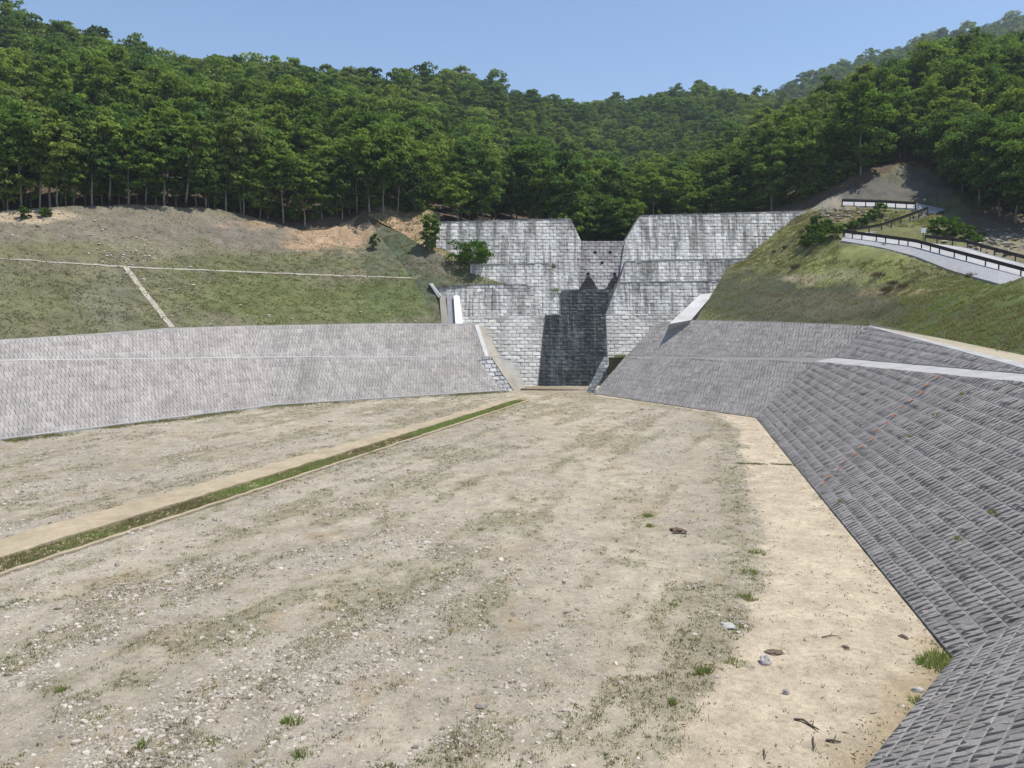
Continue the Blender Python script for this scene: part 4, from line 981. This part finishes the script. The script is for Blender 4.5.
for i, (x, y, w, h) in enumerate([(806, 248, 1.9, 1.7), (818, 245, 2.2, 2.0), (811, 238, 2.0, 1.8), (822, 235, 1.8, 1.5), (835, 238, 1.9, 1.7), (815, 225, 1.4, 1.3), (826, 229, 1.5, 1.2), (853, 229, 1.7, 1.0), (862, 224, 1.5, 1.1), (872, 220, 1.6, 1.3), (879, 214, 1.5, 1.5)]):
    p = onto(BV_R, x, y)[0]
    if p: shrub(p, w, h, 420 + i, 'rounded green shrub on the right grass slope, ' + ORD[i] + ' up from the lowest', 'shrubs on the right slope')
for i, (x, y, d, w, h) in enumerate([(945, 247, 97.5, 3.6, 3.6), (962, 248, 96.5, 3.4, 3.0), (975, 250, 95, 2.6, 2.0), (932, 245, 98.5, 2.6, 1.8)]):
    shrub(P(x, y, d), w, h, 440 + i, ('tallest green shrub behind the road bend sign', 'wide green shrub behind the middle of the bend', 'bright low shrub at the right end beside the road rail', 'low shaded shrub beside the white road sign')[i], leaf=.16, nl=40)

# ================================================================== ROAD AND RAILS
def guard_rail(line, label, npost, h=.85, off=None):
    pts = interp_row([(i, p) for i, p in enumerate(line)], 40); e = tag(empty('guard_rail', Vector(pts[0])), label, 'guard rail', 'brown guard rails along the hairpin road')
    V_, F_ = [], []
    for i in range(40):
        a_ = Vector(pts[i]); t_ = (Vector(pts[min(i + 1, 39)]) - Vector(pts[max(i - 1, 0)])); t_.z = 0; s_ = Vector((-t_.y, t_.x, 0)).normalized() * .05
        top = a_ + Vector((0, 0, h)); lo = a_ + Vector((0, 0, h - .38)); V_ += [top - s_, top + s_, (top + lo) / 2 + s_ * 1.8, lo + s_, lo - s_, (top + lo) / 2 - s_ * .2]
        if i: k = 6 * (i - 1); F_ += [(k + j, k + (j + 1) % 6, k + 6 + (j + 1) % 6, k + 6 + j) for j in range(6)]
    F_ += [(0, 1, 2, 3, 4, 5), tuple(range(len(V_) - 1, len(V_) - 7, -1))]
    mk('rail', V_, F_, M_rail, e)
    for i in range(npost):
        q = Vector(pts[int(39 * i / (npost - 1))]); v, f = tube([q - Vector((0, 0, .5)), q + Vector((0, 0, h - .05))], [.07, .07], 8); mk('post', v, f, M_rail, e)
    return e
guard_rail([p.lerp(q, .04) + Vector((0, 0, .02)) for p, q in zip(L1m, L1i)], 'long dark brown guard rail on the outer edge of the lower road', 17)
guard_rail([p.lerp(q, .97) + Vector((0, 0, .02)) for p, q in zip(L1i[2:], L1i[2:])], 'dark brown guard rail on the inner side of the lower road by the shrubs', 9)
guard_rail([p + Vector((-.1, -.1, .02)) for p in L2o], 'dark brown guard rail beside the short middle leg of the hairpin', 9)
guard_rail([p + Vector((0, -.1, .02)) for p in L3o[1:]], 'dark brown guard rail along the topmost leg of the hairpin road', 8)
# low kerb wall behind the inner rail and the sign
v, f = prism([P(968, 251, 91), P(1024, 268, 84.5), P(1024, 270.5, 84.5), P(968, 253, 91)], Vector((.2, .3, 0)))
sg = tag(empty('road_sign', P(923, 242, 96.2)), 'small blank white square sign on a post at the road bend', 'sign')
q = P(923, 242, 96.2); v, f = tube([q - Vector((0, 0, .4)), q + Vector((0, 0, 1.9))], [.04, .04], 8); mk('post', v, f, M_rail, sg)
v, f = box(q + Vector((0, -.06, 1.35)), (.58, .05, .58)); mk('panel', v, f, M_white, sg)

# ================================================================== SMALL THINGS
rng = np.random.default_rng(99)
# loose gravel on the bed (nobody could count it)
def bedz(x, y): 
    pth, veg, grav, smo, big, mid = bed_fields(x, y)
    return SL * y + (mid - .5) * .10 * (1 - .6 * pth) + (big - .5) * .12 * (1 - pth), pth, veg, grav, smo
def sample_bed(n, y0, y1, pw):
    y = y0 + (y1 - y0) * rng.uniform(size=n) ** pw; x = rng.uniform(-.72, .62, n) * y
    x = np.clip(x, -70, 30); p = np.stack([x, y], 1)
    ditch = (side(p, CL[0]) < .1) & (side(p, CL[3]) > -.1)
    inner = (x < np.interp(y, [A.y, B.y, D.y], [A.x, B.x, D.x]) - .1) & ~((y < A.y) & ((x - A.x) * (G0.y - A.y) - (y - A.y) * (G0.x - A.x) < .3))
    lw = np.interp(y, [a0.y, a1.y, a2.y], [a0.x, a1.x, a2.x]); inner &= (x > np.where(y > a0.y, lw + .5, -80))
    return x[inner & ~ditch], y[inner & ~ditch]
x, y = sample_bed(520000, 18, 84, 1.3); z, pth_, veg_, grav_, smo_ = bedz(x, y)
keep = rng.uniform(size=len(x)) < (grav_ * .8 + .10) * (1 - pth_ * .88) * .50
x, y, z, gk = x[keep], y[keep], z[keep], grav_[keep]
sz = np.clip(rng.lognormal(-2.9, .45, len(x)), .03, .34) * (1 + .4 * gk)
P_ = np.stack([x, y, z - .015], 1)
sm = sz < .11; tn = np.clip(rng.normal(.5, .27, len(x)), 0, 1)
v = np.concatenate([stones(P_[sm], sz[sm], rng), stones(P_[~sm], sz[~sm], rng, SPH, SPF)]); tint = np.concatenate([np.repeat(tn[sm], 8), np.repeat(tn[~sm], len(SPF))])
o = trimesh('gravel', v, M_gravel, tint); tag(o, 'loose pale gravel strewn over the riverbed', 'gravel', None, 'stuff')
# weeds on the bed
x, y = sample_bed(150000, 18, 98, 1.2); z, pth_, veg_, grav_, smo_ = bedz(x, y)
keep = rng.uniform(size=len(x)) < veg_ * .55 + .10 * ss(vn(x, y, 1.0, 87), .42, .62) * (1 - pth_ * .85) + .02
x, y, z = x[keep], y[keep], z[keep]; h = rng.uniform(.04, .13, len(x)); P_ = np.stack([x, y, z], 1)
gt = np.clip(vn(x, y, 5, 71) * 1.5 - .35 + rng.normal(0, .18, len(x)), 0, 1)
v = blades(P_, h, 7, rng.uniform(.06, .2, len(x)), rng, .016); o = trimesh('bed_weeds', v, M_bedgrass, np.repeat(gt, 7))
tag(o, 'sparse dry weeds growing in patches over the riverbed', 'weeds', None, 'stuff')
# grass in the ditch
n = 9000; f_ = rng.uniform(-.1, 1, n) ; s_ = rng.uniform(.02, .98, n)
pa = np.array([tuple(CL[1][0].lerp(CL[1][1], q).lerp(CL[2][0].lerp(CL[2][1], q), w)) for q, w in zip(f_, s_)]); pa[:, 2] -= .1
kp = rng.uniform(size=n) < ss(vn(pa[:, 0] + pa[:, 1], pa[:, 1] * .3, 3.5, 84), .12, .45); pa = pa[kp]; n = len(pa)
hh = rng.uniform(.10, .28, n) * (.5 + .5 * vn(pa[:, 0], pa[:, 1], 2, 81)); gt = np.clip(.34 + 1.5 * (vn(pa[:, 0], pa[:, 1], 5, 82) - .42) + rng.normal(0, .14, n), 0, .8)
v = blades(pa, hh, 7, np.full(n, .12), rng, .02); o = trimesh('ditch_grass', v, leafmat('ditch_grass', [(0, (.36, .31, .19)), (.4, (.31, .31, .15)), (1, (.20, .29, .09))], .45, False), np.repeat(gt, 7)); tag(o, 'thick green grass growing along the sunken drain', 'grass', None, 'stuff')
# grass at the foot of the left wall and the dam
n = 5000; f_ = rng.uniform(0, 1, n); seg = rng.uniform(size=n) < .5
pa = np.array([tuple((a0.lerp(a1, q) if s1_ else a1.lerp(a2, q))) for q, s1_ in zip(f_, seg)]); off = np.abs(rng.normal(.3, .8, n)) + .45
oo = np.where(seg[:, None], np.array(o1)[None], np.array(o2)[None]); pa = pa - oo * off[:, None]; kp = rng.uniform(size=n) < ss(vn(pa[:, 0], pa[:, 1], 3, 83), .35, .65); pa = pa[kp]; n = len(pa)
v = blades(pa, rng.uniform(.05, .2, n), 6, np.full(n, .15), rng, .02); o = trimesh('wall_foot_grass', v, M_grass, np.repeat(np.clip(rng.normal(.25, .2, n), 0, 1), 6)); tag(o, 'thin line of grass at the foot of the left revetment', 'grass', None, 'stuff')
# grass on slopes
def slope_grass(g, spacing_n, seed, name, label, dens, hr, green):
    r2_ = np.random.default_rng(seed); m, n_ = g.shape[:2]
    e1 = g[:-1, 1:] - g[:-1, :-1]; e2 = g[1:, :-1] - g[:-1, :-1]; ar = np.linalg.norm(np.cross(e1, e2), axis=-1); px, py = pix(g[:-1, :-1].reshape(-1, 3))
    w = ar.ravel() * dens(px, py) * ((px > -30) & (px < 1054)); c_ = r2_.choice(len(w), spacing_n, p=w / w.sum()); r_, cc = np.divmod(c_, n_ - 1)
    p = g[r_, cc] + e1[r_, cc] * r2_.uniform(size=(spacing_n, 1)) + e2[r_, cc] * r2_.uniform(size=(spacing_n, 1))
    clump = vn(p[:, 0], p[:, 1] + p[:, 2], .8, seed); kp = r2_.uniform(size=spacing_n) < ss(clump, .25, .75); p = p[kp]; n2 = len(p); px, py = pix(p)
    t_ = np.clip(green(px, py) + .9 * (vn(p[:, 0], p[:, 1] + p[:, 2], 3, seed + 3) - .5) + r2_.normal(0, .13, n2), 0, 1)
    v = blades(p, r2_.uniform(*hr, n2), 5, r2_.uniform(.08, .22, n2), r2_, .035); o = trimesh(name, v, M_grass, np.repeat(t_, 5)); tag(o, label, 'grass', None, 'stuff')
slope_grass(LG, 34000, 61, 'left_slope_grass', 'patchy short grass on the left slope', lambda x, y: .25 + .9 * ss(y, 235, 285) + .3 * (x > 170) * (y > 255), (.07, .2), lambda x, y: .12 + .30 * ss(y, 240, 290) * (.4 + .6 * ss(x, 140, 220)))
slope_grass(RG[:-17], 44000, 62, 'right_slope_grass', 'rough grass on the right slopes below the road', lambda x, y: np.where((y > 268) & (x < 900), .3, 1.0) * (y > 208) * ~((x > 838) & (y < 262 + np.maximum(0, x - 950) * .35) & (y > 228)) , (.08, .24), lambda x, y: .30 + .05 * (y < 270) + .12 * (x > 900) * (y > 285))
def patch_grass(o, n, seed, name, label, green, hr):
    r2_ = np.random.default_rng(seed); me = o.data; co = np.array([tuple(q.co) for q in me.vertices]); me.calc_loop_triangles(); tr = np.array([tuple(q.vertices) for q in me.loop_triangles])
    a_, b_, c_ = co[tr[:, 0]], co[tr[:, 1]], co[tr[:, 2]]; ar = np.linalg.norm(np.cross(b_ - a_, c_ - a_), axis=1); k = r2_.choice(len(tr), n, p=ar / ar.sum())
    u, v_ = r2_.uniform(size=(2, n, 1)); f = u + v_ > 1; u = np.where(f, 1 - u, u); v_ = np.where(f, 1 - v_, v_); p = a_[k] + (b_[k] - a_[k]) * u + (c_[k] - a_[k]) * v_
    p = p[r2_.uniform(size=n) < ss(vn(p[:, 0], p[:, 1] + p[:, 2], .9, seed), .3, .7)]; n = len(p)
    v = blades(p, r2_.uniform(*hr, n), 5, r2_.uniform(.08, .2, n), r2_, .035); g_ = trimesh(name, v, M_grass, np.repeat(np.clip(green + r2_.normal(0, .18, n), 0, 1), 5)); tag(g_, label, 'grass', None, 'stuff')
patch_grass(left_face, 7000, 71, 'abutment_grass', 'thin dull grass on the netted slope left of the dam', .35, (.06, .2))
patch_grass(left_bank, 5000, 72, 'bank_grass', 'yellowish grass on the bank beside the left dam wing', .3, (.08, .3))
# pale stones lying on the left slope
pts_ = []
for cx_, cy_, sx_, sy_, n_ in ((135, 255, 26, 10, 45), (160, 283, 22, 14, 30), (90, 225, 50, 12, 25), (250, 318, 70, 5, 25), (20, 218, 25, 4, 18), (340, 240, 40, 12, 40)):
    for _ in range(n_):
        q = on_left(random.gauss(cx_, sx_), random.gauss(cy_, sy_))
        if q: pts_.append(tuple(q))
pts_ = np.array(pts_); v = stones(pts_, rng.uniform(.2, .5, len(pts_)), rng, SPH, SPF)
o = trimesh('slope_stones', v, M_gravel, np.repeat(rng.uniform(.5, 1, len(pts_)), len(SPF))); tag(o, 'pale stones scattered over the left grass slope', 'stones', None, 'stuff')
pts_ = []
for _ in range(140):
    q = onto(BV_R, random.gauss(1003, 22), random.gauss(243, 6))[0]
    if q: pts_.append(tuple(q))
for _ in range(90):
    q = onto(BV_R, random.gauss(850, 22), random.gauss(214, 5))[0]
    if q: pts_.append(tuple(q))
pts_ = np.array(pts_); v = stones(pts_, rng.uniform(.25, .8, len(pts_)), rng, SPH, SPF)
o = trimesh('bank_rubble', v, M_gravel, np.repeat(rng.uniform(0, .6, len(pts_)), len(SPF))); tag(o, 'brown rubble on the bank beside the hairpin road', 'stones', None, 'stuff')
# tufts that can be pointed at
def tuft(p, w, h, mat, label, group=None, name='grass_tuft', nb=90, green=.65, cat='grass'):
    n = nb // 6 + 1; a_ = rng.uniform(0, 6.28, n); r_ = np.sqrt(rng.uniform(0, 1, n)) * w / 2
    loc = np.stack([np.cos(a_) * r_, np.sin(a_) * r_, np.zeros(n)], 1) + np.array(p)
    v = blades(loc, h * rng.uniform(.6, 1.1, n) * (1.15 - r_ / w), 6, np.full(n, .06 + w * .08), rng, .012 + .02 * h)
    o = trimesh(name, v, mat, np.repeat(np.clip(rng.normal(green, .15, n), 0, 1), 6)); return tag(o, label, cat, group)
tuft(G(944, 664), 1.5, .45, M_grass, 'bright green grass tuft where the two right walls meet', nb=420)
tuft(G(921, 663), .5, .25, M_grass, 'small green tuft on sand left of the wall corner', nb=120)
tuft(G(919, 702), .6, .25, M_grass, 'green tuft at the foot of the near wing wall', nb=120)
tuft(G(704, 672), .55, .28, M_grass, 'bright green tuft on the sand left of the lone rock', nb=140)
tuft(G(746, 598), .8, .28, M_grass, 'dull green tuft on the edge of the sandy path', nb=140, green=.55)
for x_, y_ in ((648, 516), (650, 526), (757, 553), (750, 573), (740, 630), (735, 663), (673, 703), (300, 755), (60, 690), (145, 745), (373, 453), (292, 722), (215, 742)):
    tuft(G(x_, y_), random.uniform(.3, .8), random.uniform(.15, .3), M_grass, 'small green weed tuft growing in the open riverbed', 'weed tufts on the riverbed', nb=130, green=.65)
for x_, y_ in ((914, 438), (940, 416), (966, 396), (998, 515), (964, 541), (843, 503)):
    tuft(hit(x_, y_, PL_R) + PL_R[0] * .08, .6, .25, M_grass, 'small weed sprouting between blocks of the right revetment wall', 'weeds on the right wall', nb=80, green=.5)
tuft(P(946, 368.5, 60.3), 1.5, .3, M_grass, 'low green tuft on the concrete berm of the right wall', nb=160)
tuft(P(620, 357, 98.6), 1.6, .7, M_grass, 'green weeds on top of the mossy steps below the dam', nb=160)
tuft(hit(555, 291, T2) + Vector((0, -.3, 0)), .8, .7, M_grass, 'weed on the dam ledge left of the wet chute', nb=80); tuft(hit(553, 268, T1) + Vector((0, -.6, 0)), .8, .9, M_dry, 'dry weed clump at the left shoulder of the spillway notch', nb=80)
for x_, y_, w_, h_ in ((878, 276, 1.6, .7), (893, 284, 1.3, .6), (888, 291, 1.4, .7), (903, 287, 1.2, .6), (796, 268, 1.2, .7), (884, 246, .8, .5), (802, 232, .9, .5), (785, 248, .6, .5), (774, 252, .5, .4), (971, 277, 1.0, .6)):
    q = onto(BV_R, x_, y_)[0]
    if q: tuft(q, w_, h_, M_dry, 'brown dry grass clump on the right grass slope', 'dry clumps on the right slope', 'dry_clump', nb=300, green=.4)
# rocks, clods, sticks on the sand
def lump(name, p, s, mat, label, cat, seed, flat=.6):
    bm = bmesh.new(); bmesh.ops.create_icosphere(bm, subdivisions=3, radius=1)
    for q in bm.verts:
        c_ = q.co.copy(); rg_ = 1.6 if mat is M_clod else 1; k_ = 1 + .5 * rg_ * mnoise.noise(c_ * 1.3 + Vector((seed, 0, 0))) + .22 * rg_ * mnoise.noise(c_ * 4 + Vector((0, seed, 0))) + .1 * rg_ * mnoise.noise(c_ * 9); q.co = Vector((c_.x * s[0], c_.y * s[1], max(-.3, c_.z) * s[2])) * k_ * .5
    me = bpy.data.meshes.new(name); bm.to_mesh(me); bm.free(); me.materials.append(mat)
    o = bpy.data.objects.new(name, me); COL.objects.link(o); o.location = Vector(p) + Vector((0, 0, s[2] * .12)); o.rotation_euler.z = seed; return tag(o, label, cat)
lump('rock', G(766, 663), (.42, .34, .42), M_rock, 'small angular grey rock on sand beside a dark soil patch', 'rock', 1.3)
lump('rock', G(730, 627), (.75, .45, .18), M_rock, 'flat bluish grey stone half buried in the riverbed', 'rock', 2.3)
lump('rock', G(917, 691), (.34, .24, .2), M_rock, 'pale stone on the damp soil by the wing wall', 'rock', 3.1)
lump('rock', G(786, 694), (.12, .2, .25), M_rock, 'small upright pale stone on the sand below the rock', 'rock', 4.4)
lump('dirt_mound', G(678, 531), (.85, .6, .24), M_clod, 'dark brown soil mound on the open riverbed', 'mound', 5.2)
lump('dirt_mound', G(776, 652), (.6, .45, .08), M_clod, 'reddish brown patch of soil behind the small rock', 'mound', 6.6)
lump('dirt_mound', G(846, 648), (.3, .22, .1), M_clod, 'small dark soil clod on the sandy path', 'clod', 7.7)
lump('dirt_mound', G(904, 637), (.34, .22, .08), M_clod, 'dark clod near the foot of the right wall', 'clod', 8.1)
def stick(pts, r, label):
    q = [G(*p_) + Vector((0, 0, .03 + .04 * (i % 2))) for i, p_ in enumerate(pts)]
    parts = [tube(q, [r] * (len(q) - 1) + [r * .5], 6)]; m_ = q[len(q) // 2]; parts.append(tube([m_, m_ + Vector((.12, .18, .06))], [r * .7, r * .3], 5))
    v_, f_, _ = join(parts); tag(mk('dead_branch', v_, f_, M_stick), label, 'branch')
stick([(822, 638), (831, 637), (839, 637)], .02, 'straight twig lying across the upper sandy path')
stick([(794, 720), (803, 722), (812, 727), (819, 732)], .035, 'crooked dead branch on the sand near the bottom')
stick([(813, 738), (814, 751)], .025, 'short dead stick pointing at the camera below the crooked branch')
stick([(826, 741), (834, 743), (841, 743)], .035, 'dark broken stick right of the short stick')
stick([(764, 750), (765, 760)], .02, 'thin short stick left of the other sticks at the bottom')
# dark litter of twigs and bark chips blown against the right walls and over the sand
n = 900; f_ = rng.uniform(0, 1, n) ** 1.3; lp = np.array([tuple(A.lerp(B, q)) for q in f_]); lp[:, 0] -= np.abs(rng.normal(.1, .7, n)) + .05
n2 = 320; yy = rng.uniform(18.5, 34, n2); xx = rng.uniform(4, 15.5, n2); m2 = ((xx - A.x) * (G0.y - A.y) - (yy - A.y) * (G0.x - A.x) > .6) | (yy > A.y); m2 &= xx < np.interp(yy, [A.y, B.y], [A.x, B.x]) - .2
n3 = 110; ff = rng.uniform(0, 1, n3); wp = np.array([tuple(A.lerp(G0, q)) for q in ff]); wp[:, 0] -= np.abs(rng.normal(.2, .7, n3)) + .1
lp = np.concatenate([lp, np.stack([xx[m2], yy[m2], yy[m2] * SL], 1), wp]); lp[:, 2] = lp[:, 1] * SL + .01
lp = lp[rng.uniform(size=len(lp)) < ss(vn(lp[:, 0], lp[:, 1], 1.2, 95), .3, .6)]; n = len(lp); an = rng.uniform(0, 3.14, n); ln = rng.uniform(.02, .085, n) * rng.choice((.6, 1, 1, 1.6), n); wd = rng.uniform(.006, .02, n)
dx = np.stack([np.cos(an) * ln, np.sin(an) * ln, rng.uniform(0, .03, n)], 1); dw_ = np.stack([-np.sin(an) * wd, np.cos(an) * wd, np.zeros(n)], 1); up_ = np.array([0, 0, .025])
v = np.stack([lp - dx, lp + dx, lp + up_ + dw_, lp + dx, lp - dx, lp + up_ - dw_], 1).reshape(-1, 3)
o = trimesh('leaf_litter', v, simple('brown_litter', (.14, .105, .075), (.26, .20, .14), 3), np.repeat(rng.uniform(0, 1, n), 2)); tag(o, 'dark twigs and bark chips littered over the sand by the right walls', 'litter', None, 'stuff')
n = 260; ff = rng.uniform(0, 1, n); jp = np.array([tuple(G(738, 463.5).lerp(G(792, 465), q)) for q in ff]) + rng.normal(0, .12, (n, 3)) * np.array([1, 1, 0]); jp = jp[rng.uniform(size=n) < ss(vn(jp[:, 0], jp[:, 1], 1.1, 96), .3, .6)]
v = blades(jp, rng.uniform(.05, .16, len(jp)), 6, np.full(len(jp), .12), rng, .02); o = trimesh('joint_weeds', v, M_bedgrass, np.repeat(rng.uniform(0, .8, len(jp)), 6)); tag(o, 'thin line of dry weeds crossing the sandy path', 'weeds', None, 'stuff')
# orange tape ends up the right wall
for zi, (zx, zy) in enumerate(((250, 480), (272, 453), (313, 425), (333, 398), (372, 368), (402, 338), (440, 312), (455, 282), (500, 250), (522, 222), (553, 190), (588, 163), (630, 135), (650, 103), (692, 73))):
    q = hit(760 + zx / 3.84, 360 + zy / 3.84, PL_R) + PL_R[0] * .17; O_, U_, V_, N_ = frame(PL_R, UAB); L_ = random.uniform(.22, .42); a_ = random.uniform(-.3, .3)
    d_ = (U_ * math.cos(a_) + V_ * math.sin(a_)); e_ = V_ * random.uniform(.07, .11); vs = []
    for s_, hh_ in ((-.5, 0), (-.1, .05), (.2, .0), (.5, .04)):
        c_ = q + d_ * L_ * s_ + N_ * hh_; vs += [c_ - e_, c_ + e_, c_ + e_ + N_ * .015, c_ - e_ + N_ * .015]
    fs_ = []
    for k in range(3): fs_ += [(4 * k + j, 4 * k + (j + 1) % 4, 4 * k + 4 + (j + 1) % 4, 4 * k + 4 + j) for j in range(4)]
    fs_ += [(0, 1, 2, 3), (15, 14, 13, 12)]
    tag(mk('orange_marker', vs, fs_, M_orange), 'small orange scrap on the right wall, ' + ORD[zi] + ' from the bottom of the line', 'marker', 'orange scraps up the right wall')

# ---- air
HAZE = .0002
if HAZE:
    v, f = box((100, 460, 145), (2000, 1200, 310)); hz = mk('haze', v, f, None); hz['kind'] = 'stuff'
    m_ = bpy.data.materials.new('haze'); m_.use_nodes = True; nt = m_.node_tree; nt.nodes.clear(); pv = nt.nodes.new('ShaderNodeVolumePrincipled'); ou = nt.nodes.new('ShaderNodeOutputMaterial')
    pv.inputs['Color'].default_value = (.80, .88, 1, 1); pv.inputs['Density'].default_value = HAZE; pv.inputs['Anisotropy'].default_value = .2
    nt.links.new(pv.outputs[0], ou.inputs['Volume']); hz.data.materials.append(m_)
